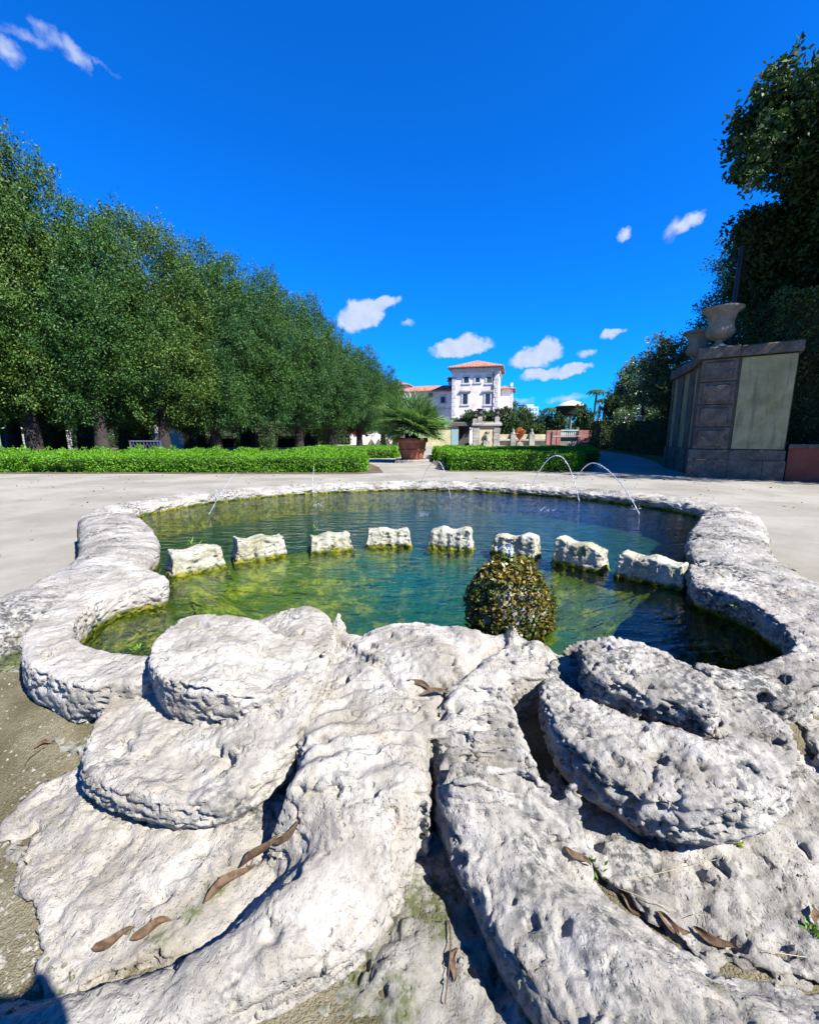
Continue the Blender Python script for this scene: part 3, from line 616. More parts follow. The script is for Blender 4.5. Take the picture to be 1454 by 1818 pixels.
M['clip_leaf'] = leaf_mat('clipped_leaf', (0.030, 0.065, 0.018), (0.055, 0.100, 0.026), (0.025, 0.05, 0.015), 0.15, 0.5, 0.3, 0.8)
M['palm_leaf'] = leaf_mat('palm_leaf', (0.09, 0.18, 0.07), (0.20, 0.30, 0.13), (0.11, 0.19, 0.07), 0.2, 0.45, 0.35, 3.0)
M['red_leaf'] = leaf_mat('flower_red', (0.35, 0.02, 0.05), (0.45, 0.04, 0.08), None, 0.2)
M['orange_leaf'] = leaf_mat('bromeliad_orange', (0.40, 0.10, 0.03), (0.45, 0.20, 0.06), None, 0.2)
M['bark'] = plain('bark', (0.026, 0.021, 0.017), 0.9, 0.4, 5, 0.03)
M['bark_pale'] = plain('pale_bark', (0.22, 0.20, 0.17), 0.9, 0.3, 5, 0.03)
M['core'] = plain('inner_twigs', (0.018, 0.022, 0.009), 0.95, 0.3, 4)
M['terracotta'] = plain('terracotta', (0.30, 0.095, 0.048), 0.8, 0.28, 4, 0.01)
M['white_wall'] = plain('pink_white_stucco', (0.58, 0.52, 0.50), 0.9, 0.2, 0.45, 0.01)
M['white_trim'] = plain('white_trim_stone', (0.40, 0.385, 0.37), 0.85, 0.14, 1.2)
M['cream'] = plain('cream_stucco', (0.34, 0.295, 0.175), 0.9, 0.18, 1.2, 0.01)
def stucco():
    t = NT('pale_ochre_panel'); o = t.obj(); st = t.noise(3.0, 5, 0.6, t.mapv(o, (2.2, 2.2, 0.25))); b = t.noise(2.2, 6, 0.65, o)
    c = t.mix(t.ramp(b, 0.32, 0.68), (0.22, 0.19, 0.085), (0.32, 0.28, 0.145)); c = t.mix(t.math('MULTIPLY', t.ramp(st, 0.50, 0.68), 0.6), c, (0.10, 0.095, 0.055)); c = t.mix(t.math('MULTIPLY', t.ramp(t.noise(26, 5, 0.7, o), 0.58, 0.7), 0.5), c, (0.08, 0.075, 0.05))
    return t.fin(c, 0.9, t.bump(t.noise(30, 5, 0.7, o), 0.6, 0.01), 0.2)
M['panel'] = stucco()
M['pink'] = plain('pink_stucco', (0.24, 0.11, 0.095), 0.9, 0.25, 1.0, 0.01)
M['red_wall'] = plain('red_stucco', (0.17, 0.05, 0.03), 0.9, 0.25, 1.5, 0.01)
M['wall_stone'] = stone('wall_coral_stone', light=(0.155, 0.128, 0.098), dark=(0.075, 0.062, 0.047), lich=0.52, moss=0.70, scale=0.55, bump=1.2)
M['urn_stone'] = stone('urn_stone', light=(0.22, 0.20, 0.155), dark=(0.13, 0.115, 0.09), lich=0.62, moss=0.74, scale=0.8, bump=0.5)
M['far_stone'] = plain('weathered_stone', (0.21, 0.195, 0.17), 0.9, 0.35, 0.9)
M['dark_stone'] = plain('dark_grey_stone', (0.055, 0.052, 0.046), 0.9, 0.35, 0.8)  # dark tone; terrace doorway and coping wear it in place of shade
M['marble'] = plain('marble', (0.42, 0.41, 0.39), 0.6, 0.1, 3)
M['dark_glass'] = plain('dark_window', (0.018, 0.018, 0.03), 0.15, 0.2, 1, spec=0.6)
M['shutter'] = plain('green_shutter', (0.03, 0.09, 0.06), 0.5, 0.2, 2)
M['pipe'] = plain('dark_downpipe', (0.05, 0.05, 0.06), 0.5)
M['iron'] = plain('black_iron', (0.02, 0.02, 0.024), 0.45, metal=0.4)
M['bench'] = plain('blue_grey_bench_paint', (0.06, 0.065, 0.10), 0.5)
M['sign'] = plain('grey_green_panel', (0.16, 0.24, 0.25), 0.5)
M['tower_far'] = plain('far_tower', (0.34, 0.40, 0.45), 0.6, 0.05)
M['tower_win'] = plain('far_tower_glass', (0.12, 0.21, 0.28), 0.3, 0.05)
def tile_mat():
    t = NT('roof_tile'); o = t.obj(); b = t.noise(1.2, 5, 0.6, o)
    w = t.node('ShaderNodeTexWave', wave_type='BANDS', bands_direction='X'); t.l(o, w.inputs[0]); w.inputs['Scale'].default_value = 1.1; w.inputs['Distortion'].default_value = 0.4
    c = t.mix(t.ramp(b, 0.3, 0.7), (0.25, 0.105, 0.07), (0.33, 0.18, 0.13)); c = t.mix(t.math('MULTIPLY', t.ramp(t.noise(9, 4, 0.7, o), 0.5, 0.7), 0.5), c, (0.17, 0.08, 0.06))
    return t.fin(c, 0.9, t.bump(w.outputs[1], 0.8, 0.10), 0.2)
M['tile'] = tile_mat()
def grass_mat():
    t = NT('lawn'); a = t.noise(0.8, 5, 0.6); b = t.noise(60, 3, 0.7)
    c = t.mix(t.ramp(a, 0.3, 0.7), (0.045, 0.085, 0.015), (0.075, 0.12, 0.025)); c = t.mix(t.ramp(b, 0.5, 0.7), c, (0.03, 0.055, 0.01))
    return t.fin(c, 0.9, t.bump(b, 1.0, 0.03), 0.1)
M['lawn'] = grass_mat()

# ------------------------------------------------------------------ foliage builders
def unit(v): return v / (np.linalg.norm(v, axis=1)[:, None] + 1e-9)
def leaf_quads(C, D, L, Wd, rg, fold=0.25):
    """one small folded leaf (4 verts, a bent quad) per row"""
    n = len(C); D = unit(D); s = unit(np.cross(D, unit(rg.normal(size=(n, 3))))); up = np.cross(s, D)
    L = np.broadcast_to(L, n)[:, None]; Wd = np.broadcast_to(Wd, n)[:, None]
    V = np.stack([C - D * L * .5, C + s * Wd * .5 + up * Wd * fold, C + D * L * .5, C - s * Wd * .5 + up * Wd * fold], 1).reshape(-1, 3)
    return V, np.arange(4 * n).reshape(n, 4)
def crown_mesh(name, lobes, ncl, per, leaf, seed, twig=0.55, upright=0.5, outer=0.6, width=0.5):
    """lobes: (x,y,z,rx,ry,rz). Twigs sit towards the outside of every lobe and carry leaves."""
    rg = np.random.default_rng(seed); lb = np.array(lobes, float); vol = (lb[:, 3] * lb[:, 4] * lb[:, 5]) ** 0.75; k = rg.choice(len(lb), ncl * 2, p=vol / vol.sum())
    d = unit(rg.normal(size=(ncl * 2, 3))); r = outer + (1 - outer) * rg.random(ncl * 2) ** 0.7
    r = np.where(rg.random(ncl * 2) < 0.14, rg.random(ncl * 2) ** 0.5 * outer, r)
    r = r * (1 + 0.16 * fbm(d * 2.4 + k[:, None] * 3.1, 3, seed)[:, None].ravel())
    C = lb[k, :3] + d * lb[k, 3:6] * r[:, None]
    # drop twigs buried deep in another lobe, keep gaps
    e = np.min([np.where(k == j, 9, (((C - lb[j, :3]) / lb[j, 3:6]) ** 2).sum(1)) for j in range(len(lb))], 0)
    keep = (e > 0.35) & (vnoise(C * 1.1, seed + 5) > -0.62); C = C[keep][:ncl]; d = d[keep][:ncl]; n = len(C)
    td = unit(d * 0.9 + rg.normal(size=(n, 3)) * 0.55 + np.array([0, 0, upright]) + np.where(d[:, 2:3] < -0.2, np.array([[0, 0, -0.5]]), 0))
    tl = twig * rg.uniform(0.5, 1.35, n)
    ci = np.repeat(np.arange(n), per); t = rg.random(len(ci)); base = C[ci] + td[ci] * (tl[ci] * (t - 0.25))[:, None]
    spread = 0.24 * twig * (1.1 - 0.6 * t)
    pos = base + rg.normal(size=(len(ci), 3)) * spread[:, None]
    ld = unit(td[ci] * 0.6 + rg.normal(size=(len(ci), 3)) * 0.8)
    V, Q = leaf_quads(pos, ld, leaf * rg.uniform(0.7, 1.3, len(ci)), leaf * width * rg.uniform(0.8, 1.2, len(ci)), rg)
    return mesh_np(name, V, Q)
def trunk_mb(h, r, seed, limbs=5, spread=1.6, lean=0.15, fork=0.42):
    rg = np.random.default_rng(seed); mb = MB(); lx, ly = rg.uniform(-lean, lean, 2)
    pts = [(lx * q * q * h * .3 + 0.05 * math.sin(q * 7), ly * q * q * h * .3, q * h) for q in np.linspace(0, 1, 9)]
    mb.tube([(p[0], p[1], p[2] - 0.05) for p in pts], [r * (1.45 if i == 0 else 1.1 if i == 1 else 1.0 - 0.075 * i) for i in range(9)], 10)
    for k in range(limbs):
        q = fork + (0.95 - fork) * k / limbs; i = int(q * 8); b = Vector(pts[i]); a = rg.uniform(0, 6.28); ln = spread * rg.uniform(0.8, 1.3)
        e = b + Vector((math.cos(a) * ln, math.sin(a) * ln, ln * rg.uniform(0.6, 1.2))); m = (b + e) / 2 + Vector((0, 0, -0.15 * ln))
        mb.tube([b, b.lerp(m, .6), m, m.lerp(e, .6), e], [r * .5, r * .42, r * .33, r * .22, r * .1], 7)
        for s in range(2):
            f = m.lerp(e, 0.3 + 0.4 * s); g2 = f + Vector(tuple(rg.normal(size=3) * 0.5 * ln)) + Vector((0, 0, 0.3 * ln)); mb.tube([f, f.lerp(g2, .5), g2], [r * .2, r * .14, r * .05], 5)
    return mb
def make_tree(name, trunk, crown_me, tmat, cmat):
    root = empty(name); trunk.build('trunk', tmat, root); link('crown', crown_me, cmat, root); return root

# three oaks, each clipped into a tall rounded block, 13 m
def oak_lobes(seed):
    rg = np.random.default_rng(seed); L = []
    for z, r in ((3.3, 2.5), (4.8, 3.2), (6.5, 3.5), (8.3, 3.4), (10.0, 2.9), (11.3, 2.1)):
        n = 6 if z < 9 else 4
        for k in range(n):
            a = 2 * math.pi * (k + rg.random() * .7) / n; o = r * 0.60
            L.append((o * math.cos(a), o * math.sin(a), z + rg.uniform(-.5, .5), r * .44 * rg.uniform(.8, 1.3), r * .44 * rg.uniform(.8, 1.3), 1.25 * rg.uniform(.8, 1.25)))
    return L
oaks = []
for v in range(3):
    t = make_tree('oak_tree', trunk_mb(9.5, 0.30 + 0.03 * v, 40 + v, 7, 1.8), crown_mesh('oak_crown', oak_lobes(50 + v), 2100, 52, 0.125, 60 + v, 0.85, 0.55, 0.55, 0.5), M['bark'], M['oak_leaf_warm' if v == 0 else 'oak_leaf'])
    oaks.append(t)
OAK = [(-60, 19.5, 190, 1.15), (70, 21, 312, 1.0), (190, 22.5, 380, 1.0), (298, 25, 420, 1.0), (388, 28, 455, 1.0), (466, 31.5, 490, 1.0), (534, 35.5, 528, 1.0), (590, 40.5, 580, 1.0), (640, 46.5, 618, 1.0), (681, 53, 660, .95), (702, 60, 690, .9)]
OL = ['tallest oak, cut off by the left edge of the photo', 'second oak from the left, above the end of the low hedge', 'third oak from the left, its trunk by the statue', 'fourth oak from the left, behind the lattice bench', 'fifth oak from the left, with a double dark trunk', 'sixth oak from the left in the avenue', 'seventh oak from the left in the avenue', 'eighth oak, fourth from the palm end of the avenue', 'ninth oak, third from the palm end of the avenue', 'second last oak of the avenue, behind the potted palm', 'farthest oak of the avenue, smallest, nearest the villa']
used = set()
for i, (px, d, top, sc) in enumerate(OAK):
    v = 0 if i in (0, 1, 3) else 1 + i % 2
    o = oaks[v] if v not in used else copy_tree(oaks[v]); used.add(v)
    x = (px - PW / 2) / F * d; h = (776 - top) / F * d + HC; s = h / 13.15
    o.location = (x, d, 0); o.rotation_euler = (0, 0, i * 1.9); o.scale = (sc * .90, sc * .92, s * (1 + .035 * math.sin(i * 2.4)))
    tag(o, OL[i], 'tree', 'row of clipped oaks on the left')
for i, (x, y, s) in enumerate([(-25, 27, 1.0), (-20.5, 31, .95), (-17.5, 36, .92), (-15, 42, .9), (-11.5, 49, .85)]):
    o = copy_tree(oaks[1 + i % 2]); o.location = (x, y, 0); o.rotation_euler = (0, 0, 2.2 * i + 1); o.scale = (1.05, 1.05, s)
    tag(o, ['leftmost', 'second', 'middle', 'fourth', 'farthest'][i] + ' oak of the shaded second row behind the avenue, counted from the left', 'tree', 'second row of oaks')

# ------------------------------------------------------------------ hedges
def hedge(name, poly, z0, h, n, leaf, mat, label, cat='hedge', seed=1, bump=0.07, group=None, tuft=0.0, core='core', litter=0.0):
    """poly: plan outline; leaves on the top and on every side, over a core of dark twigs"""
    rg = np.random.default_rng(seed); poly = np.array(poly, float); c = poly.mean(0); root = empty(name, (c[0], c[1], z0)); pl = poly - c
    ar = np.sum(pl[:, 0] * np.roll(pl[:, 1], -1) - np.roll(pl[:, 0], -1) * pl[:, 1]); e_ = unit(np.roll(pl, -1, 0) - pl); nv = np.stack([e_[:, 1], -e_[:, 0]], 1) * (1 if ar > 0 else -1); ins_ = min(0.22, h * .3)
    inn = pl - (nv + np.roll(nv, 1, 0)) * ins_ / np.maximum(0.5, 1 + (nv * np.roll(nv, 1, 0)).sum(1))[:, None]
    MB().prism([tuple(p) for p in inn], 0.0, h - min(.18, h * .3)).build('twigs', M[core], root)
    ed = np.roll(pl, -1, 0) - pl; el = np.linalg.norm(ed, axis=1); x0, y0 = pl.min(0); x1, y1 = pl.max(0)
    area_top = abs(np.sum(pl[:, 0] * np.roll(pl[:, 1], -1) - np.roll(pl[:, 0], -1) * pl[:, 1])) / 2; area_side = el.sum() * h
    nt = int(n * min(.62, area_top / (area_top + area_side))); ns = n - nt
    q = np.stack([rg.uniform(x0, x1, nt * 3), rg.uniform(y0, y1, nt * 3)], 1); q = q[poly_sd(pl, q[:, 0], q[:, 1]) < 0][:nt]
    zt = h + bump * fbm(np.c_[q * 1.6 + c, q[:, 0] * 0], 3, seed) + rg.normal(size=len(q)) * 0.025 + tuft * np.clip(fbm(np.c_[q * 2.6, q[:, 0] * 0], 2, seed + 4) - .25, 0, 1)
    A = np.c_[q, zt]; DA = np.c_[rg.normal(size=(len(q), 2)) * .8, np.abs(rg.normal(size=len(q))) + .35]
    k = rg.choice(len(pl), ns, p=el / el.sum()); u = rg.random(ns)[:, None]; b = pl[k] + ed[k] * u; nrm = np.stack([ed[k][:, 1], -ed[k][:, 0]], 1) / el[k][:, None]
    area = np.sum(pl[:, 0] * np.roll(pl[:, 1], -1) - np.roll(pl[:, 0], -1) * pl[:, 1]); nrm = nrm * (1 if area > 0 else -1)
    zz = rg.random(ns) ** 0.85 * h; kk = rg.random(ns) < .35; off = np.where(kk, -rg.random(ns) * ins_ * .8, 0) + bump * 1.3 * fbm(np.c_[b * 1.8 + c, zz * 2.4], 3, seed + 8) + rg.normal(size=ns) * 0.03 - 0.02
    B = np.c_[b + nrm * off[:, None], zz]; DB = np.c_[nrm, np.zeros(ns)] * .7 + rg.normal(size=(ns, 3)) * .7 + np.array([0, 0, .25])
    V, Q = leaf_quads(np.r_[A, B], np.r_[DA, DB], leaf * rg.uniform(.7, 1.3, len(A) + len(B)), leaf * .55, rg)
    link('foliage', mesh_np(name, V, Q), M[mat], root)
    return tag(root, label, cat, group)
hedge('low_hedge', [(-22, 13.9), (-1.75, 13.9), (-1.40, 14.3), (-1.7, 16.4), (-2.3, 18.6), (-22, 18.9)], 0, 0.52, 105000, 0.065, 'hedge_leaf', 'long low bright green hedge bed at left in front of the oaks', seed=3, bump=0.08, tuft=0.25)
hedge('low_hedge', [(-6.5, 23.5), (-0.75, 23.5), (-0.6, 24.2), (-0.9, 31), (-6.5, 31)], 0, 0.5, 26000, 0.085, 'hedge_leaf', 'short green hedge just left of the potted palm', seed=4)
hedge('low_hedge', [(1.45, 14.7), (5.65, 14.5), (6.1, 15.0), (7.1, 18.6), (1.75, 18.8), (1.4, 15.2)], 0, 0.60, 36000, 0.065, 'hedge_leaf', 'low green hedge block behind the pool, its right end in shade', seed=5)
hedge('low_hedge', [(1.3, 19.6), (8.6, 19.4), (11.5, 27), (1.6, 27.5), (1.15, 21)], 0, 0.55, 40000, 0.08, 'hedge_leaf', 'wide green hedge beyond the hedge block, right of the palm path', seed=6)
# soil strips along the hedges
sheet('soil_strip', [(-22.6, 13.35), (-9, 13.45), (-5, 13.3), (-1.6, 13.3), (-0.85, 13.9), (-1.2, 16.5), (-1.9, 19.4), (-22.6, 60), (-40, 60), (-40, 13.4)], 0.004, M['litter'])
sheet('soil_strip', [(1.25, 14.35), (5.8, 14.15), (6.5, 14.9), (12.2, 28), (1.3, 28.2), (0.95, 20)], 0.004, M['litter'])

# ------------------------------------------------------------------ terracotta pot with fan palm
PX, PY = 0.12, 20.0
pot = empty('terracotta_pot', (PX, PY, 0)); tag(pot, 'big terracotta pot on a stone plinth in the middle of the path', 'pot')
MB().cbox(-0.78, 0.78, -0.78, 0.78, 0.0, 0.13, 0.02).build('plinth', M['far_stone'], pot)
MB().lathe([(0.46, 0.13), (0.50, 0.16), (0.53, 0.30), (0.60, 0.55), (0.655, 0.86), (0.66, 0.98), (0.60, 1.02), (0.56, 0.98), (0.54, 0.9)], 36).build('body', M['terracotta'], pot)
MB().lathe([(0.60, 0.52), (0.645, 0.54), (0.645, 0.60), (0.612, 0.62)], 36).build('band', M['terracotta'], pot)
MB().lathe([(0.655, 0.90), (0.73, 0.92), (0.745, 1.0), (0.735, 1.10), (0.69, 1.13), (0.64, 1.10), (0.62, 1.0)], 36).build('lip', M['terracotta'], pot)
MB().lathe([(0.60, 1.0), (0.3, 1.04), (0.02, 1.05)], 20).build('soil', M['litter'], pot)
palm = empty('fan_palm', (PX, PY, 1.03)); tag(palm, 'bushy silver green fan palm growing in the terracotta pot', 'palm')
for (ox, oy, hh) in ((0, 0, .75), (.18, .1, .5), (-.2, .05, .55), (.02, -.2, .45)):
    MB().tube([(ox, oy, -0.02), (ox * 1.2, oy * 1.2, hh * .5), (ox * 1.5, oy * 1.5, hh)], [.12, .11, .09], 9).build('stem', M['bark'], palm)
def frond_mesh(seed, L=1.0, n=26):
    rg = np.random.default_rng(seed); V = []; Q = []
    pl = 0.55 * L
    for k in range(2):                                                    # petiole as a thin crossed strip
        w = 0.011; s = (np.array([0, w, 0]), np.array([0, 0, w]))[k]; b = len(V)
        V += [np.array([0, 0, 0]) - s, np.array([0, 0, 0]) + s, np.array([pl, 0, 0]) + s, np.array([pl, 0, 0]) - s]; Q.append((b, b + 1, b + 2, b + 3))
    for i in range(n):
        a = R(-115 + 230 * i / (n - 1) + rg.uniform(-3, 3)); ln = L * (0.62 + 0.20 * math.cos(a * .8)) * rg.uniform(.88, 1.08); d = np.array([math.cos(a), math.sin(a), 0]); s = np.array([-math.sin(a), math.cos(a), 0]); o = np.array([pl, 0, 0])
        w = 0.021 * L * (1 + .4 * math.cos(a)); fold = 0.016 * L; dr = rg.uniform(.02, .16) * ln; b = len(V)
        up = np.array([0, 0, .12 * abs(math.sin(a))])
        V += [o, o + d * ln * .5 + s * w + np.array([0, 0, fold]) + up * ln * .5, o + d * ln * .5 - up * 0 + up * ln * .5, o + d * ln + up * ln - np.array([0, 0, dr]), o + d * ln * .5 - s * w + np.array([0, 0, fold]) + up * ln * .5]
        Q.append((b, b + 1, b + 3, b + 2)); Q.append((b, b + 2, b + 3, b + 4))
    return mesh_np('frond', np.array(V), np.array(Q))
fr = [frond_mesh(500 + k) for k in range(4)]
rg = np.random.default_rng(77)
for i in range(96):
    el = R(rg.choice([rg.uniform(-22, 15), rg.uniform(10, 50), rg.uniform(45, 85)], p=[.34, .40, .26])); az = rg.uniform(0, 6.283) if i % 3 else rg.uniform(3.3, 6.1)
    st = ((0, 0, .72), (.25, .14, .5), (-.28, .06, .55), (.02, -.28, .45))[i % 4]
    o = link('frond', fr[i % 4], M['palm_leaf'], palm, st); o.rotation_euler = (rg.uniform(-.5, .5), -el, az); s = rg.uniform(1.0, 1.42); o.scale = (s, s, s)

# ------------------------------------------------------------------ curved coral wall with urns at the right
A0 = np.array([8.28, 12.5]); B0 = np.array([9.95, 11.28]); wd = (B0 - A0) / np.linalg.norm(B0 - A0); ang = math.atan2(wd[1], wd[0])
wall = empty('garden_wall', (A0[0], A0[1], 0), ang); tag(wall, 'tall shaded coral stone garden wall with rusticated pier and pale panel', 'wall')
Lw = float(np.linalg.norm(B0 - A0)); HW = 3.6
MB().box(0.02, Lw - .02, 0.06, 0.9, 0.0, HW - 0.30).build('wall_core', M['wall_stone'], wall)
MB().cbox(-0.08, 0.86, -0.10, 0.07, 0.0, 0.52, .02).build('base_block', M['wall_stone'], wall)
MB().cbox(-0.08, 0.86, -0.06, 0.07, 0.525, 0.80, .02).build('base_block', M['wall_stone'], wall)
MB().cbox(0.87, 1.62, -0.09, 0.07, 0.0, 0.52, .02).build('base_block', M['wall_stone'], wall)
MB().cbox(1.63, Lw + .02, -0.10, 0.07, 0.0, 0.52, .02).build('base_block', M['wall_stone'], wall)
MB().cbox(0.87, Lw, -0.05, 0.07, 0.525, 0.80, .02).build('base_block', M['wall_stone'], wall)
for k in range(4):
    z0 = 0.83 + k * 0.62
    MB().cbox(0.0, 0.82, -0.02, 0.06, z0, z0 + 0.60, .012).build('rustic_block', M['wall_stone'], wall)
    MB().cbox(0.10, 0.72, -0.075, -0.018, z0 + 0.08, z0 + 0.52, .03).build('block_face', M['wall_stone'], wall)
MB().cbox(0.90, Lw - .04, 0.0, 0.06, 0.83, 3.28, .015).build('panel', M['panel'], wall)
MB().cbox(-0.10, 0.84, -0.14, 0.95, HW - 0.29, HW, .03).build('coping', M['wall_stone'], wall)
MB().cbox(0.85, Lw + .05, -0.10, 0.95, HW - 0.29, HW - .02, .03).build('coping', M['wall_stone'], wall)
# receding part of the same wall, curving away
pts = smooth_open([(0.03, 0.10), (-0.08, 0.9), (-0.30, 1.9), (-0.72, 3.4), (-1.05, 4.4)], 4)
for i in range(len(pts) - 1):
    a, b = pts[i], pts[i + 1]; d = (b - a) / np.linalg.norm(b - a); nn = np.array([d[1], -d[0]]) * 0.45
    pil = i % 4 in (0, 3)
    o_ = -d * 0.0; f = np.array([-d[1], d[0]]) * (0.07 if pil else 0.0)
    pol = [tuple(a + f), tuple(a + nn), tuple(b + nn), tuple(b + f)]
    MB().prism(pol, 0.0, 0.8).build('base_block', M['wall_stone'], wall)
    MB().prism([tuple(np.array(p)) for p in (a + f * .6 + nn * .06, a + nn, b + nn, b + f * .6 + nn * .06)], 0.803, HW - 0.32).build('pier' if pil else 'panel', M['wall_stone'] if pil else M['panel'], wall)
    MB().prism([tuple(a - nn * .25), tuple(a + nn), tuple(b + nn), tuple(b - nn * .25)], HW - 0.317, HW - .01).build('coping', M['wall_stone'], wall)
def urn(name, loc, s, label, mat, group=None):
    r = empty(name, loc); r.scale = (s, s, s); tag(r, label, 'urn', group)
    MB().cbox(-.24, .24, -.24, .24, 0, .07, .01).build('foot', M[mat], r)
    MB().lathe([(.20, .07), (.21, .10), (.13, .15), (.09, .20), (.10, .25), (.16, .27)], 28).build('stem', M[mat], r)
    MB().lathe([(.16, .27), (.27, .33), (.335, .42), (.35, .50), (.33, .56)], 56, flute=(.28, .51, .035, 18)).build('bowl', M[mat], r)
    MB().lathe([(.33, .555), (.315, .60), (.30, .72), (.32, .86), (.37, .96), (.46, 1.03), (.50, 1.06), (.50, 1.10), (.47, 1.12), (.40, 1.08), (.33, .98), (.29, .84), (.27, .7)], 56, flute=(.60, .95, .015, 18)).build('neck', M[mat], r)
    return r
u1 = A0 + wd * 0.32 + np.array([-wd[1], wd[0]]) * 0.42
urn('stone_urn', (u1[0], u1[1], HW), 1.0, 'larger fluted stone urn on the corner pier of the garden wall', 'urn_stone', 'urns on the garden wall')
urn('stone_urn', (9.72, 15.0, HW - .02), 0.95, 'farther dark stone urn on the receding garden wall', 'urn_stone', 'urns on the garden wall')
# iron lamp post behind the urn
lx, ly = W(1310, 500, 13.9)[0], 13.9
lp = empty('lamp_post', (lx, ly, 0)); tag(lp, 'thin black lamp post rising behind the larger urn', 'lamp post')
MB().tube([(0, 0, 0), (0, 0, 3.5), (0, 0, 6.75)], [.10, .09, .075], 10).build('post', M['iron'], lp)
MB().tube([(0, 0, 6.45), (-.12, -.05, 6.52), (-.22, -.08, 6.42)], .018, 6).build('bracket', M['iron'], lp)
MB().lathe([(.03, -.02), (.075, .0), (.085, .08), (.04, .16), (.02, .18)], 14, (-.25, -.09, 6.34)).build('spotlight', M['iron'], lp)
MB().lathe([(.075, 6.74), (.10, 6.76), (.10, 6.80), (.02, 6.86)], 12).build('cap', M['iron'], lp)
# low red wall and the tall hedge right of it
rw = empty('low_red_wall', (B0[0], B0[1], 0), ang - .05); tag(rw, 'low dark red stucco wall running right from the garden wall', 'wall')
MB().box(0.05, 7, -0.02, 0.35, 0, 0.86).build('wall_face', M['red_wall'], rw); MB().cbox(0.05, 7, -0.06, 0.40, 0.863, 0.97, .02).build('coping', M['wall_stone'], rw)
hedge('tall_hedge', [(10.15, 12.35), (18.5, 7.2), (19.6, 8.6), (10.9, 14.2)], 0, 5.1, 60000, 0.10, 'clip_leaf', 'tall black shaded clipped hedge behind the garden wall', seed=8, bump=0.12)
# big trees on the right
def lobe_px(px, py, r, Y, k=1.0):
    c = W(px, py, Y); s = r / F * Y; return (c[0], c[1], c[2], s, s * k, s * .9)
BT = np.array([14.2, 13.6, 0])
L1 = [lobe_px(*a) for a in [(1405, 195, 62, 13), (1365, 215, 42, 13), (1345, 270, 34, 12.6), (1325, 305, 20, 12.4), (1440, 250, 60, 13.2), (1480, 190, 80, 13.5), (1400, 265, 40, 13), (1520, 290, 95, 13.5), (1640, 200, 130, 13.5), (1600, 380, 120, 14)]]
t = empty('shade_tree', tuple(BT)); tag(t, 'dark overhanging tree crown at the upper right edge', 'tree')
rgt = trunk_mb(8.6, .42, 91, 6, 2.4, .1, .5); rgt.build('trunk', M['bark'], t)
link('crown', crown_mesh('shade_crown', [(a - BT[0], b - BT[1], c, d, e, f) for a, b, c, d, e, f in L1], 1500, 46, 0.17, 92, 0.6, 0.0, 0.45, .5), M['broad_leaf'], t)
BT3 = np.array([13.5, 10.05, 0]); t = empty('shade_tree', tuple(BT3)); t.scale = (.95, .95, 1.15); tag(t, 'thin leafy tree just beyond the right photo edge, dappling the wall', 'tree')
trunk_mb(9.0, .24, 97, 7, 2.0, .1, .4).build('trunk', M['bark'], t)
link('crown', crown_mesh('thin_crown', [(a, b, c, d * 1.0, e, f) for a, b, c, d, e, f in oak_lobes(58)], 620, 26, 0.17, 98, 0.7, 0.2, 0.5, .55), M['broad_leaf'], t)
BT2 = np.array([13.6, 15.5, 0])
L2 = [lobe_px(*a) for a in [(1395, 420, 52, 15), (1350, 405, 30, 15), (1335, 440, 28, 15), (1440, 450, 60, 15), (1375, 480, 48, 15), (1345, 500, 32, 15), (1430, 520, 60, 15), (1500, 420, 80, 15), (1510, 510, 70, 15)]]
t = empty('shade_tree', tuple(BT2)); tag(t, 'green leafy tree above the tall hedge, below the dark overhanging crown', 'tree')
trunk_mb(6.5, .2, 94, 6, 1.8, .1, .4).build('trunk', M['bark_pale'], t)
link('crown', crown_mesh('leafy_crown', [(a - BT2[0], b - BT2[1], c, d, e, f) for a, b, c, d, e, f in L2], 1000, 40, 0.18, 95, 0.6, 0.1, 0.5, .5), M['broad_leaf'], t)
for i, (x, y, s) in enumerate([(18.2, 9.8, 1.5), (21.5, 6.6, 1.5), (19.0, 13.8, 1.5), (18.3, 18.5, 1.05), (19.5, 24, 1.0)]):
    o = copy_tree(oaks[1 + i % 2]); o.location = (x, y, 0); o.rotation_euler = (0, 0, 1.3 * i); o.scale = (1.12, 1.12, s)
    tag(o, ['first', 'second', 'third', 'fourth', 'fifth'][i] + ' tall oak beyond the right photo edge, counted away from the pool', 'tree', 'trees shading the wall')

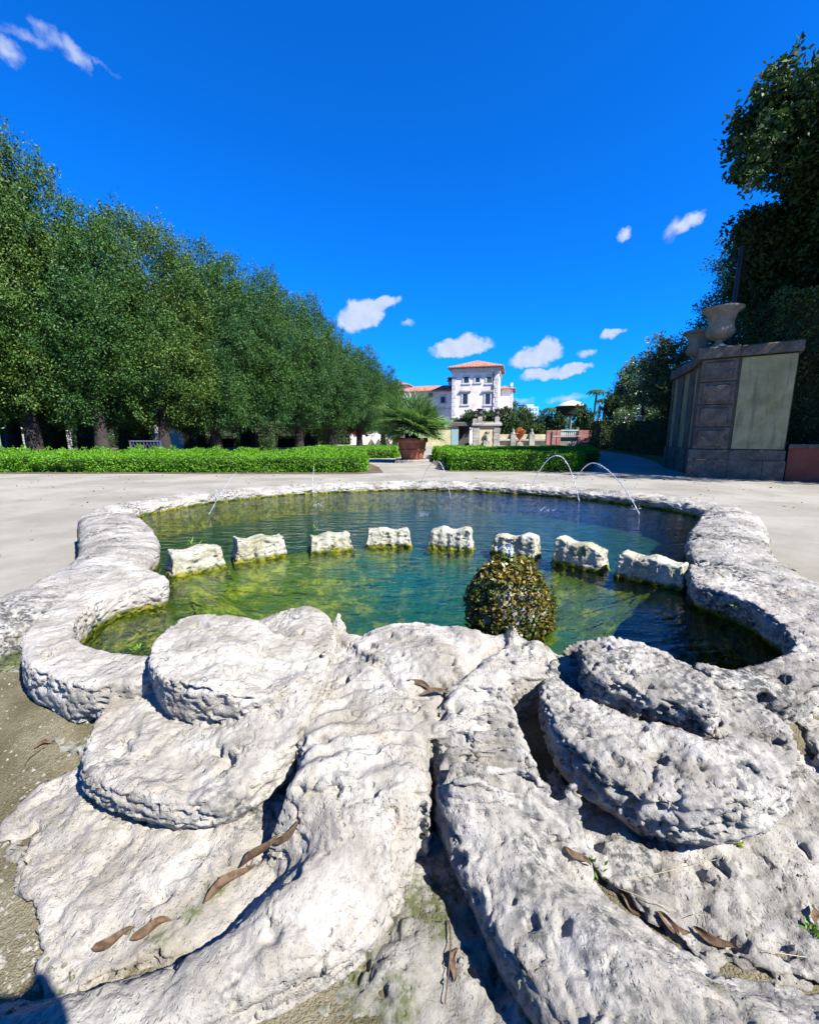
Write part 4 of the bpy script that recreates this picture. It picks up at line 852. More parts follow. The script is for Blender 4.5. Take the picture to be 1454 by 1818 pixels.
# ------------------------------------------------------------------ villa
HY = 86.0; hx = (800 - 727) / F * HY; hrot = -R(14)
villa = empty('villa', (hx, HY, 0), hrot); tag(villa, 'white stucco villa with red tiled roofs at the end of the garden', 'villa')
ca, sa = math.cos(hrot), math.sin(hrot)
def vz(py, d=86.0): return HC + (776 - py) / F * d
def loc_s(px):                                # pixel column -> distance along the tower front
    k = (px - 727) / F; return (k * HY - hx) / (ca - k * sa)
TW = loc_s(879); TD = 9.5; EZ = vz(661)
MB().box(0, TW, 0, TD, 0, EZ).build('wall', M['white_wall'], villa)
def hip(mb, x0, x1, y0, y1, z, rise, ov=0.9, ridge=None):
    x0 -= ov; x1 += ov; y0 -= ov; y1 += ov; w = min(x1 - x0, y1 - y0) / 2 * .92
    if x1 - x0 >= y1 - y0: a, b = (x0 + w, (y0 + y1) / 2), (x1 - w, (y0 + y1) / 2)
    else: a, b = ((x0 + x1) / 2, y0 + w), ((x0 + x1) / 2, y1 - w)
    V = [(x0, y0, z), (x1, y0, z), (x1, y1, z), (x0, y1, z), (x0, y0, z + .18), (x1, y0, z + .18), (x1, y1, z + .18), (x0, y1, z + .18), (a[0], a[1], z + rise), (b[0], b[1], z + rise)]
    if x1 - x0 >= y1 - y0: top = [(4, 5, 9, 8), (5, 6, 9), (6, 7, 8, 9), (7, 4, 8)]
    else: top = [(4, 5, 8), (5, 6, 9, 8), (6, 7, 9), (7, 4, 8, 9)]
    return mb.add(V, [(0, 3, 2, 1), (0, 1, 5, 4), (1, 2, 6, 5), (2, 3, 7, 6), (3, 0, 4, 7)] + top)
rf = hip(MB(), 0, TW, 0, TD, EZ, 2.0).build('roof', M['tile'], villa); rf['label'] = 'hipped red tile roof of the corner tower'
MB().cbox(-.25, TW + .25, -.25, TD + .25, EZ - .9, EZ - .02, .1).build('cornice', M['white_trim'], villa)
for s in (0, TW):
    for k in range(14):
        z0 = 3 + k * .82
        if z0 > EZ - 1.6: break
        w = .75 if k % 2 else .5
        MB().cbox(*((-.03, w) if s == 0 else (TW - w, TW + .05)), -.06, .02 if s == 0 else w, z0, z0 + .72, .03).build('quoin', M['white_trim'], villa)
MB().tube([(TW - .95, -.12, 2), (TW - .95, -.12, EZ - .9)], .09, 6).build('downpipe', M['pipe'], villa)
def window(px, py, w, h, big, mat='dark_glass', off=0.0):
    s = loc_s(px); z = vz(py, HY + s * sa); f = MB()
    f.box(s - w / 2 - .28, s - w / 2, off - .10, off + .05, z - h / 2, z + h / 2); f.box(s + w / 2, s + w / 2 + .28, off - .10, off + .05, z - h / 2, z + h / 2)
    f.box(s - w / 2 - .28, s + w / 2 + .28, off - .10, off + .05, z + h / 2, z + h / 2 + .28); fr_ = f.build('window', M['white_trim'], villa)
    MB().box(s - w / 2, s + w / 2, off - .03, off + .04, z - h / 2, z + h / 2).build('pane', M[mat], fr_)
    MB().cbox(s - w / 2 - .42, s + w / 2 + .42, off - .14, off + .03, z - h / 2 - .28, z - h / 2 - .003, .03).build('sill', M['white_trim'], fr_)
    MB().box(s - .03, s + .03, off - .05, off - .032, z - h / 2, z + h / 2).build('mullion', M['pipe'], fr_)
    if big: MB().cbox(s - w / 2 - .65, s + w / 2 + .65, off - .26, off + .03, z + h / 2 + .30, z + h / 2 + .62, .05).build('hood', M['far_stone'], fr_)
for px, mt in ((824, 'dark_glass'), (843.4, 'dark_glass'), (863.2, 'shutter')): window(px, 679.6, .92 if px != 843.4 else .8, 1.15 if px != 843.4 else .85, False, mt)
for px in (822.8, 861.8): window(px, 711.3, .92, 2.0, True)
# west wing
WZ = vz(698, 88); wx0, wx1 = loc_s(700), 0.0
MB().box(wx0, -.02, 2.2, 12, 0, WZ).build('wing_wall', M['white_wall'], villa)
wr = hip(MB(), wx0 - 1, 3.5, 2.2, 12, WZ, 1.75).build('roof', M['tile'], villa); wr['label'] = 'long low tile roof of the wing'
window(781.5, 711, .9, 1.25, False, off=2.2); window(760, 703, .9, .9, False, off=2.2); window(745, 714, .9, 1.6, False, off=2.2)
MB().box(wx0, -.02, 2.12, 2.25, vz(727), vz(725)).build('string_course', M['white_trim'], villa)
xl = loc_s(711.5)
MB().box(xl - 5, xl, 6, 12, WZ - 1, vz(680)).build('wall', M['white_wall'], villa); hip(MB(), xl - 5, xl, 6, 12, vz(680), 1.2, .5).build('roof', M['tile'], villa)
# block behind, right
MB().box(TW - 1, TW + 2.6, TD + .5, TD + 9, 0, vz(688)).build('wall', M['white_wall'], villa); hip(MB(), TW - 1, TW + 2.6, TD + .5, TD + 9, vz(688), .9, .6).build('roof', M['tile'], villa)
for k in range(12): MB().cbox(TW + 2.1, TW + 2.65, TD + .45, TD + .95, 3 + k * .8, 3.7 + k * .8, .03).build('quoin', M['white_trim'], villa)
for (px, py, w, dy) in ((813, 656, 1.0, 7.0), (791, 679, 1.3, 6.0)):
    s = loc_s(px); z = vz(py); c = MB(); c.box(s - w / 2, s + w / 2, dy, dy + w, z - 3, z + .45); ch = c.build('chimney', M['white_wall'], villa)
    MB().cbox(s - w / 2 - .25, s + w / 2 + .25, dy - .25, dy + w + .25, z + .453, z + .7, .03).build('cap', M['tile'], ch)
    MB().box(s - w / 2, s + w / 2, dy, dy + w, z + .70, z + 1.0).build('flue', M['pipe'], ch); MB().cbox(s - w / 2 - .25, s + w / 2 + .25, dy - .25, dy + w + .25, z + 1.0, z + 1.25, .05).build('hood', M['tile'], ch)

# ------------------------------------------------------------------ terrace walls below the villa
GY = 55.0
def X_(px, Y): return (px - 727) / F * Y
def Z_(py, Y): return HC + (776 - py) / F * Y
gw = empty('terrace_wall', (X_(800, GY), GY, 0)); tag(gw, 'cream terrace wall, doorway and coping coloured dark as shade, behind the potted palm', 'wall')
o = X_(800, GY)
MB().box(X_(735, GY) - o, X_(812, GY) - o, 0.0, 1.5, 0, Z_(757, GY)).build('wall_face', M['cream'], gw)
MB().box(X_(800, GY) - o, X_(812.5, GY) - o, -.05, .0, 0, Z_(761, GY)).build('panel', M['sign'], gw)
MB().box(X_(812.5, GY) - o, X_(836, GY) - o, 2.2, 3, 0, Z_(757, GY)).build('doorway', M['dark_stone'], gw)  # dark backing colour imitates the shade inside the opening
MB().cbox(X_(735, GY) - o, X_(837, GY) - o, -.3, 3, Z_(756.8, GY), Z_(750, GY), .1).build('coping', M['dark_stone'], gw)  # coping colour carries the shade along the wall top
nb = empty('niche_pier', (X_(859, GY), GY - 1, 0)); tag(nb, 'stone pier with a cream niche and relief figure, urns on top', 'pier')
o = X_(859, GY)
for s in (-1, 1):
    for k in range(6):
        z0 = .0 + k * .43; w = .36 if k % 2 else .42
        MB().cbox(s * 1.28 - w, s * 1.28 + w, -.12, .5, z0, z0 + .40, .04).build('rustic_block', M['far_stone'], nb)
MB().box(-.95, .95, 0.0, .6, 0, 2.58).build('niche', M['cream'], nb)
MB().cbox(-1.85, 1.85, -.3, .9, 2.583, 2.9, .08).build('cornice', M['far_stone'], nb)
fig = MB(); fig.tube([(0, -.12, .75), (.04, -.16, 1.1), (-.03, -.14, 1.45), (.02, -.13, 1.72)], [.26, .20, .22, .10], 10); fig.tube([(.02, -.14, 1.70), (.03, -.16, 1.84), (.02, -.14, 1.97)], [.07, .12, .05], 9); fig.tube([(-.15, -.14, 1.58), (-.34, -.2, 1.35), (-.22, -.28, 1.15)], [.07, .06, .05], 7); fig.tube([(.17, -.14, 1.58), (.36, -.18, 1.75), (.32, -.2, 2.0)], [.07, .06, .05], 7)
fig.build('relief_figure', M['far_stone'], nb); MB().cbox(-.4, .4, -.35, .05, 0, .74, .05).build('pedestal', M['far_stone'], nb)
MB().cbox(-1.8, 1.8, .1, .4, 2.903, 3.05, .02).build('parapet_base', M['far_stone'], nb)
for px, s in ((839, .75), (847.5, .9), (876.5, .85)):
    x = X_(px, GY); pb = (.75 if px != 839 else .5)
    MB().cbox(x - o - .28, x - o + .28, .0, .56, 2.905, 2.9 + pb, .04).build('parapet_pedestal', M['far_stone'], nb)
    urn('parapet_urn', (x, GY - .72, 2.9 + pb), s, {839: 'small dark urn at the left of the niche pier top', 847.5: 'tallest dark urn on the niche pier, second from left', 876.5: 'dark urn at the right end of the niche pier top'}[px], 'dark_stone', 'urns on the niche pier')
yw = empty('garden_wall', (X_(924, GY), GY, 0)); tag(yw, 'low sunlit yellow wall with stone band beyond the hedges', 'wall'); o = X_(924, GY); a, b = X_(880, GY) - o, X_(968, GY) - o
MB().box(a, b, 0, .5, 0, Z_(782.5, GY)).build('lower_face', M['cream'], yw); MB().cbox(a, b, -.35, .55, Z_(782.4, GY), Z_(779, GY), .05).build('band', M['far_stone'], yw); MB().box(a, b, .12, .5, Z_(778.9, GY), Z_(771, GY)).build('upper_face', M['cream'], yw)
for px in (907.5, 940):
    x = X_(px, GY) - o; MB().cbox(x - .33, x + .33, -.42, .3, 0, Z_(771, GY), .04).build('pier', M['far_stone'], yw)
    MB().lathe([(.30, 0), (.32, .08), (.12, .35), (.16, .5), (.02, .75)], 4, (x, -.06, Z_(771, GY) + .003), False).build('finial', M['far_stone'], yw)
ou = empty('planted_urn', (X_(919.5, 48), 48, 0)); tag(ou, 'orange flowering urn on a pale pedestal before the yellow wall', 'planter')
MB().cbox(-.32, .32, -.32, .32, 0, .55, .04).build('pedestal', M['far_stone'], ou)
MB().lathe([(.22, .55), (.10, .72), (.10, .9), (.34, 1.15), (.45, 1.45), (.50, 1.5), (.42, 1.5)], 18).build('urn', M['terracotta'], ou)
link('flowers', crown_mesh('flowers', [(0, 0, 1.65, .5, .5, .42)], 60, 14, .16, 31, .3, .5), M['orange_leaf'], ou)
PYW = 45.0; pw = empty('pink_wall', (X_(1015, PYW), PYW, 0), -.12); tag(pw, 'pink terrace wall with white lattice balustrade by the gazebo', 'wall'); o = X_(1015, PYW)
MB().box(X_(968, PYW) - o, X_(992, PYW) - o, 0, .6, 0, Z_(764, PYW)).build('wall_face', M['pink'], pw); MB().box(X_(1022, PYW) - o, X_(1085, PYW) - o, 0, .6, 0, Z_(764, PYW)).build('wall_face', M['pink'], pw)
MB().box(X_(992, PYW) - o, X_(1022, PYW) - o, .1, .6, 0, Z_(776, PYW)).build('lower_face', M['far_stone'], pw)
MB().cbox(X_(978, PYW) - o, X_(1024, PYW) - o, -.12, .7, Z_(776, PYW) + .003, Z_(773.5, PYW), .03).build('band', M['far_stone'], pw)
for px in (980.5, 988.5): MB().cbox(X_(px, PYW) - o - .2, X_(px, PYW) - o + .2, -.10, .0, 0, Z_(765, PYW), .03).build('pilaster', M['pink'], pw)
xa, xb = X_(992, PYW) - o, X_(1022, PYW) - o; za, zb = Z_(773.4, PYW), Z_(763.5, PYW)
MB().cbox(xa, xb, .15, .35, zb - .08, zb, .02).build('top_rail', M['marble'], pw)
for k in range(9):
    x = xa + (xb - xa) * (k + .5) / 9; MB().lathe([(.05, 0), (.085, .12), (.04, .3), (.05, zb - za - .083)], 8, (x, .25, za)).build('baluster', M['marble'], pw)
# gazebo
gz = empty('gazebo', (X_(1006, 60), 60, 0)); gz.scale = (.9, .9, .97); tag(gz, 'round garden gazebo with green lattice drum and white dome', 'gazebo')
for k in range(10):
    a = 2 * math.pi * k / 10; MB().lathe([(.17, 0), (.17, .2), (.12, .25), (.11, 3.9), (.17, 4.0), (.17, 4.15)], 8, (1.9 * math.cos(a), 1.9 * math.sin(a), 0)).build('column', M['far_stone'], gz)
MB().lathe([(1.75, 4.15), (2.2, 4.15), (2.25, 4.4), (2.15, 5.3), (2.35, 5.42), (2.3, 5.5), (2.0, 5.52)], 28).build('drum', M['core'], gz)
MB().lathe([(2.05, 5.52), (1.7, 5.85), (1.1, 6.12), (.4, 6.27), (.05, 6.3)], 24).build('dome', M['marble'], gz)
# far white apartment tower
ft = empty('apartment_tower', (X_(937, 320), 320, 0)); tag(ft, 'pale far apartment tower just right of the villa', 'building')
zt = Z_(724, 320); MB().box(-7, 5.5, 0, 14, 0, zt).build('wall', M['tower_far'], ft); MB().box(-3, 2.5, 2, 10, zt, zt + 1.8).build('penthouse', M['tower_far'], ft)
for k in range(4):
    for j in range(5): MB().box(-6.2 + j * 2.4, -4.9 + j * 2.4, -.2, 0.05, zt - 2.8 - k * 3.0, zt - 1.0 - k * 3.0).build('window', M['tower_win'], ft)

# ------------------------------------------------------------------ shrubs, far trees and palms
def shrub(name, px, py, Y, rx, rz, mat, label, n=260, leaf=.22, cat='shrub', seed=0, z0=0.0, group=None):
    x = X_(px, Y); zc = Z_(py, Y); r = empty(name, (x, Y, z0)); tag(r, label, cat, group); rg = np.random.default_rng(seed + int(px))
    lb = [(rg.uniform(-.5, .5) * rx, rg.uniform(-.4, .4) * rx, zc - z0 + rg.uniform(-.45, .4) * rz, rx * rg.uniform(.45, .7), rx * rg.uniform(.45, .7), rz * rg.uniform(.45, .7)) for k in range(6)]
    MB().tube([(0, 0, 0), (.1, 0, (zc - z0) * .6), (0, 0, max(.2, zc - z0))], [rx * .08, rx * .06, rx * .03], 6).build('trunk', M['bark'], r)
    link('crown', crown_mesh(name, lb, n, 26, leaf, seed + int(px), rx * .28, .3, .45), M[mat], r); return r
shrub('round_shrub', 825, 743, 58, 2.3, 1.0, 'broad_leaf', 'rounded green shrub on the terrace left of the niche pier urns', seed=1)
shrub('round_shrub', 862, 741, 60, 1.6, .9, 'broad_leaf', 'small shrub between the urns on the niche pier', 150, seed=2)
shrub('bay_tree', 892, 752, 62, 2.2, 2.6, 'broad_leaf', 'dark rounded tree against the right corner of the villa', 420, .22, 'tree', 3)
shrub('bay_tree', 925, 756, 64, 2.6, 2.2, 'broad_leaf', 'dark rounded tree below the apartment tower', 420, .22, 'tree', 4)
shrub('bay_tree', 957, 757, 62, 2.5, 2.2, 'broad_leaf', 'dark rounded tree just left of the gazebo', 420, .22, 'tree', 5)
shrub('vine_shrub', 1034, 745, 54, 1.5, 2.0, 'broad_leaf', 'dark leafy shrub overgrowing the right side of the gazebo', 260, .2, 'shrub', 13)
shrub('vine_shrub', 982, 752, 57, 1.1, 1.6, 'broad_leaf', 'dark leafy shrub at the left foot of the gazebo', 200, .2, 'shrub', 14)
shrub('tall_tree', 908, 735, 110, 4.5, 4.0, 'oak_leaf', 'far green tree rising right of the villa', 420, .35, 'tree', 6)
shrub('far_tree', 1172, 665, 29, 1.9, 2.6, 'pale_leaf', 'tallest pale green tree beside the receding garden wall', 620, .15, 'tree', 7)
shrub('far_tree', 1128, 690, 33, 2.0, 2.1, 'pale_leaf', 'sunlit tree in the middle of the right group', 560, .16, 'tree', 8)
shrub('far_tree', 1190, 720, 31, 2.0, 2.0, 'pale_leaf', 'low pale tree against the receding garden wall', 460, .16, 'tree', 9)
shrub('far_tree', 1085, 722, 40, 2.0, 1.6, 'broad_leaf', 'dark tree at the left of the right group', 420, .2, 'tree', 10)
shrub('far_tree', 1150, 735, 35, 2.4, 1.4, 'pale_leaf', 'low branches under the right group of trees', 420, .16, 'tree', 11)
def far_palm(px, ytop, Y, r, label, lean=.0, n=13):
    x = X_(px, Y); zt = Z_(ytop, Y); p = empty('palm_tree', (x, Y, 0)); tag(p, label, 'palm')
    MB().tube([(0, 0, 0), (lean * .4, 0, zt * .5), (lean, 0, zt)], [.22, .16, .13], 8).build('trunk', M['bark'], p)
    for k in range(n):
        a = 2 * math.pi * k / n; V = []; Q = []
        for i in range(9):
            t = i / 8; c = np.array([r * t * math.cos(a), r * t * math.sin(a), r * (.55 * t - .95 * t * t)]); s = np.array([-math.sin(a), math.cos(a), -.55]) * r * .20 * math.sin(math.pi * min(1, .15 + t * .85)); s2 = s * np.array([-1, -1, 1]); V += [c + s, c, c + s2]
        for i in range(8):
            b = i * 3; Q += [(b, b + 1, b + 4, b + 3), (b + 1, b + 2, b + 5, b + 4)]
        link('frond', mesh_np('frond', np.array(V), np.array(Q)), M['broad_leaf'], p, (lean, 0, zt))
far_palm(1045, 697, 62, 1.6, 'slim palm right of the gazebo', .3); far_palm(976, 727, 70, 1.8, 'small palm left of the gazebo dome', -.3); far_palm(1062, 712, 55, 1.5, 'lower palm at the edge of the right tree group', .2)
# lawn bank and dark clipped hedges on the right
V = []; Q = []; lo = smooth_open([(9.4, 15.4), (10.4, 17.5), (12.2, 21.5), (14.2, 27), (16.4, 36), (18.0, 46)], 6)
for i, p in enumerate(lo):
    for j in range(7):
        t = j / 6; V.append((p[0] + t * 6.5, p[1] + t * .8, 0.006 + 1.5 * (t * t * (3 - 2 * t)) * (0.75 + .25 * i / len(lo))))
for i in range(len(lo) - 1):
    for j in range(6): a = i * 7 + j; Q.append((a, a + 1, a + 8, a + 7))
o = link('lawn_bank', mesh_np('lawn_bank', V, Q, True), M['lawn']); o['kind'] = 'structure'
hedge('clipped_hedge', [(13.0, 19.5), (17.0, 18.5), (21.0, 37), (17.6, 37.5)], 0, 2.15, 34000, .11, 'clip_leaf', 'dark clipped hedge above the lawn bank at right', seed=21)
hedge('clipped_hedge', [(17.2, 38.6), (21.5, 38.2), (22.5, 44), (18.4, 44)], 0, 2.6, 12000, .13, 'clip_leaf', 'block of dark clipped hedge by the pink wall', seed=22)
for (px, py, Y, lab) in ((1105, 745, 36, 'white stone bench seat by the dark hedge, left one'), (1124, 741, 32, 'white stone bench seat by the dark hedge, right one')):
    b = empty('stone_bench', (X_(px, Y), Y, 1.9), -.1); tag(b, lab, 'bench'); z = Z_(py, Y) - 1.9
    MB().cbox(-.45, .45, -.2, .2, z, z + .1, .02).build('seat', M['marble'], b); MB().cbox(-.08, .28, -.12, .12, 0, z - .003, .02).build('support', M['marble'], b)
st = empty('garden_column', (X_(1055, 42), 42, 0)); tag(st, 'thin white statue on a column among the right trees', 'statue')
MB().lathe([(.25, 0), (.25, 2.6), (.18, 2.62), (.18, 2.9), (.10, 3.3), (.16, 3.7), (.14, 4.0), (.06, 4.15), (.10, 4.3), (.02, 4.45)], 10).build('figure', M['marble'], st)

# ------------------------------------------------------------------ under the oaks: hedges, statues, bench
def clip(px0, px1, ytop, Y, lab, n=9000, dep=1.6, leaf=.09, mat='clip_leaf', seed=0):
    a, b = X_(px0, Y), X_(px1, Y); return hedge('clipped_hedge', [(a, Y), (b, Y), (b, Y + dep), (a, Y + dep)], 0, Z_(ytop, Y), n, leaf, mat, lab, seed=seed + int(px0) + 50, bump=.05, group='clipped hedges under the oaks')
clip(-40, 26, 722, 32, 'clipped green hedge block at the left photo edge, under the tallest oak')
clip(56, 101, 718, 25, 'dark hedge block between the second and third oak trunks')
clip(137, 176, 728, 36, 'bright sunlit square hedge beside the white statue')
clip(212, 256, 728, 26, 'dark hedge block left of the lattice bench')
clip(276, 350, 731, 44, 'hedge behind the white columns, right of the lattice bench', 8000)
clip(425, 452, 738, 44, 'hedge block behind the double trunked oak', 6000)
clip(464, 486, 752, 30, 'small dark square topiary between oak trunks', 5000, .8)
hedge('background_hedge', [(-75, 62), (-9, 66), (-9, 68), (-75, 64)], 0, 3.4, 26000, .26, 'clip_leaf', 'long tall hedge far behind the oaks', seed=70, bump=.2)
hedge('low_hedge', [(-40, 46), (-11, 50), (-11, 51.5), (-40, 47.5)], 0, 1.2, 16000, .14, 'clip_leaf', 'dark low hedge deep under the oaks', seed=71, bump=.1)
def person_statue(px, ybase, ytop, Y, lab):
    z0, z1 = Z_(ybase, Y), Z_(ytop, Y); h = z1 - z0; r = empty('statue', (X_(px, Y), Y, 0)); tag(r, lab, 'statue')
    MB().cbox(-.42, .42, -.42, .42, 0, z0, .05).build('pedestal', M['marble'], r)
    f = MB(); f.tube([(0, 0, z0), (.02, 0, z0 + h * .25), (-.04, 0, z0 + h * .5), (.03, 0, z0 + h * .72), (.02, 0, z0 + h * .82)], [h * .15, h * .13, h * .11, h * .14, h * .05], 10)
    f.tube([(.02, 0, z0 + h * .80), (.03, -.02, z0 + h * .9), (.02, 0, z0 + h)], [h * .04, h * .075, h * .03], 9)
    f.tube([(-.12 * h, 0, z0 + h * .76), (-.2 * h, -.05, z0 + h * .6), (-.1 * h, -.1, z0 + h * .5)], [h * .05, h * .04, h * .03], 7); f.tube([(.15 * h, 0, z0 + h * .76), (.2 * h, -.04, z0 + h * .6), (.22 * h, -.05, z0 + h * .45)], [h * .05, h * .04, h * .03], 7)
    f.build('figure', M['marble'], r); return r
person_statue(122, 764, 742, 40, 'white marble statue standing on a pedestal left of the square hedge')
urn('white_urn', (X_(103, 40), 40, .9), .95, 'small white urn left of the marble statue', 'marble'); MB().cbox(-.35, .35, -.35, .35, 0, .9, .03)
pdl = empty('urn_pedestal', (X_(103, 40), 40, 0)); tag(pdl, 'pedestal under the small white urn', 'pedestal'); MB().cbox(-.35, .35, -.35, .35, 0, .9, .05).build('block', M['marble'], pdl)
def balustrade(px0, px1, yb, yt, Y, lab):
    x0, x1 = X_(px0, Y), X_(px1, Y); z0, z1 = max(.0, Z_(yb, Y)), Z_(yt, Y); r = empty('balustrade', ((x0 + x1) / 2, Y, 0)); tag(r, lab, 'balustrade'); w = (x1 - x0) / 2
    MB().cbox(-w, w, -.2, .2, z1 - .16, z1, .02).build('rail', M['marble'], r); MB().cbox(-w, w, -.2, .2, 0, z0 + .1, .02).build('base', M['marble'], r)
    n = max(3, int(2 * w / .32))
    for k in range(n): MB().lathe([(.06, z0 + .1), (.10, z0 + .25), (.05, (z0 + z1) / 2), (.07, z1 - .163)], 8, (-w + 2 * w * (k + .5) / n, 0, 0)).build('baluster', M['marble'], r)
balustrade(26, 50, 772, 759, 44, 'white balustrade left of the dark hedge blocks'); balustrade(282, 330, 775, 769, 42, 'white balustrade joining the white columns')
for px in (286, 318):
    c = empty('white_column', (X_(px, 42.5), 42.5, 0)); tag(c, 'left white column of the pair behind the bench' if px == 286 else 'right white column of the pair behind the bench', 'column', 'white columns')
    MB().lathe([(.28, 0), (.28, .3), (.2, .35), (.19, 2.0), (.25, 2.1), (.25, 2.25)], 14).build('shaft', M['marble'], c)
bn = empty('lattice_bench', (X_(260, 19.6), 19.6, 0), .1); tag(bn, 'blue grey lattice back garden bench in the shade behind the hedge', 'bench')
MB().cbox(-.68, .68, -.25, .22, .40, .45, .01).build('seat', M['bench'], bn)
for s in (-.66, .66):
    for y, h in ((-.22, .62), (.22, 1.0)): MB().cbox(s - .03, s + .03, y - .03, y + .03, 0, h, .005).build('leg', M['bench'], bn)
MB().cbox(-.70, .70, .19, .25, .94, 1.0, .01).build('top_rail', M['bench'], bn)
for k in range(9):
    for d in (-1, 1): x = -.6 + k * .15; MB().tube([(x - d * .11, .22, .47), (x + d * .11, .22, .94)], .011, 5).build('lattice_bar', M['bench'], bn)
sg = empty('sign_panel', (X_(4, 18.9), 18.9, 0), .2); tag(sg, 'grey green upright panel at the left photo edge behind the hedge', 'sign'); MB().cbox(-.14, .14, -.03, .03, 0.1, 1.45, .01).build('board', M['sign'], sg); MB().box(-.1, .1, -.02, .02, 0, .1).build('foot', M['iron'], sg)
sh = empty('garden_stair', (X_(560, 66), 66, 0)); tag(sh, 'sunlit pale stair terrace seen between the oak trunks', 'stairs')
for k in range(8): MB().cbox(-12, 9.5, 1.5 + k * .5, 6, k * .28, (k + 1) * .28 - .003, .03).build('step', M['marble'], sh)
MB().cbox(-16, -4, .6, 1.2, 0, 2.9, .05).build('cheek_wall', M['white_wall'], sh); MB().cbox(-16.2, -3.8, .4, 1.4, 2.903, 3.15, .05).build('coping', M['far_stone'], sh)
MB().cbox(4.5, 12, .6, 1.2, 0, 1.6, .05).build('cheek_wall', M['white_wall'], sh)
shrub('topiary_ball', 493, 772, 34, .62, .55, 'clip_leaf', 'dark round topiary ball beside the square topiary', 120, .1, 'topiary', 30)
shrub('yellow_shrub', 581, 775, 48, .9, 1.2, 'yellow_moss', 'yellow green shrub between oak trunks', 90, .14, 'shrub', 31)
shrub('red_shrub', 637, 768, 52, 1.2, .7, 'red_leaf', 'red flowering shrub left of the potted palm', 90, .18, 'shrub', 32)
for k, px in enumerate((660, 673, 688, 700)):
    x = X_(px, 36); r = empty('cone_topiary', (x, 36, 0)); tag(r, ['first', 'second', 'third', 'fourth'][k] + ' small clipped cone from the left, left of the potted palm', 'topiary', 'cone topiaries')
    MB().tube([(0, 0, 0), (0, 0, .5)], .03, 5).build('trunk', M['bark'], r)
    rg = np.random.default_rng(600 + k); n = 900; t = rg.random(n) ** .6; a = rg.random(n) * 6.283; Vv, Qq = leaf_quads(np.c_[.55 * t * np.cos(a), .55 * t * np.sin(a), .1 + .9 * (1 - t)], rg.normal(size=(n, 3)) + [0, 0, .4], .09, .05, rg); link('crown', mesh_np('cone', Vv, Qq), M['clip_leaf'], r)
# far wood that closes the horizon
rg = np.random.default_rng(9); lb = []
for k in range(90):
    a = R(-80 + 160 * k / 89); d = rg.uniform(125, 150); lb.append((d * math.sin(a), d * math.cos(a), rg.uniform(1, 3), 5.5, 5.5, rg.uniform(3.2, 5.2)))
fw = link('far_wood', crown_mesh('far_wood', lb, 5200, 18, .8, 99, 1.6, .4, .5), M['oak_leaf']); tag(fw, 'far green belt of trees closing the horizon', 'woods', kind='stuff')

# ------------------------------------------------------------------ mossy ball and water jets
bx_, by_ = 0.53, 2.13
mbl = empty('mossy_fountain_ball', (bx_, by_, 0)); tag(mbl, 'dark moss covered fountain ball bubbling in the front basin', 'fountain head')
n = 46; V = []; Q = []
th = np.linspace(0.02, math.pi * .72, 40); ph = np.linspace(0, 2 * math.pi, 64, endpoint=False); TH, PHI = np.meshgrid(th, ph, indexing='ij')
N = np.stack([np.sin(TH) * np.cos(PHI), np.sin(TH) * np.sin(PHI), np.cos(TH)], -1).reshape(-1, 3); rr = 0.205 * (1 + .07 * fbm(N * 3, 3, 8) + .10 * fbm(N * 10, 2, 9))
Vb = N * rr[:, None] * np.array([1, 1, 1.08]) + np.array([0, 0, .265]); idx = np.arange(40 * 64).reshape(40, 64); Qb = np.stack([idx[:-1], np.roll(idx[:-1], -1, 1), np.roll(idx[1:], -1, 1), idx[1:]], -1).reshape(-1, 4)[:, ::-1]
link('stone_core', mesh_np('core', Vb, Qb, True), M['stone_low'], mbl)
rg = np.random.default_rng(12); k = rg.integers(0, len(Vb), 9000); C = Vb[k] * 1.0 + rg.normal(size=(9000, 3)) * .007 + N[k] * rg.uniform(0, .022, 9000)[:, None]
Vm, Qm = leaf_quads(C, N[k] * .4 + rg.normal(size=(9000, 3)), .022 * rg.uniform(.5, 1.7, 9000), .015, rg); link('moss', mesh_np('moss', Vm, Qm), M['moss_ball'], mbl)
MB().tube([(0, 0, .46), (0, 0, .505)], [.022, .016], 10).build('nozzle', M['terracotta'], mbl)
def water_jet(name, pts, r, label, seed, drops=14, spread=.02, parent=None):
    rg = np.random.default_rng(seed); p = smooth_open(pts, 10); o = MB()
    rad = r * (1 + .35 * np.sin(np.arange(len(p)) * 1.7) * rg.random(len(p))); root = empty(name, tuple(p[0])); tag(root, label, 'water jet', 'arching water jets')
    p = p - p[0]; o.tube([tuple(q) for q in p], list(rad), 6); o.build('stream', M['jet'], root)
    d = MB()
    for k in range(drops):
        q = p[int(rg.uniform(.35, 1) * (len(p) - 1))] + rg.normal(size=3) * spread; s = r * rg.uniform(.6, 1.3); d.lathe([(s * .1, -s), (s * .8, -s * .5), (s, 0), (s * .7, s * .6), (s * .1, s)], 6, tuple(q))
    d.build('droplets', M['jet'], root)['kind'] = 'stuff'; return root
def arcpts(a, b, top, n=7, sk=.5):
    a = np.array(a); b = np.array(b); out = []
    for i in range(n):
        t = i / (n - 1); c = a + (b - a) * t; base = a[2] + (b[2] - a[2]) * t; hgt = top - (a[2] + (b[2] - a[2]) * sk); c[2] = base + hgt * (1 - ((t - sk) / (sk if t < sk else 1 - sk)) ** 2); out.append(tuple(c))
    return out
a = np.array(W(1022, 851, 6.55)); b = np.array(P(1135, 912, .2)); water_jet('water_jet', arcpts(a, b, W(1060, 823, 6.1)[2], 9, .36), .007, 'largest water arc falling into the right side of the pool', 1)
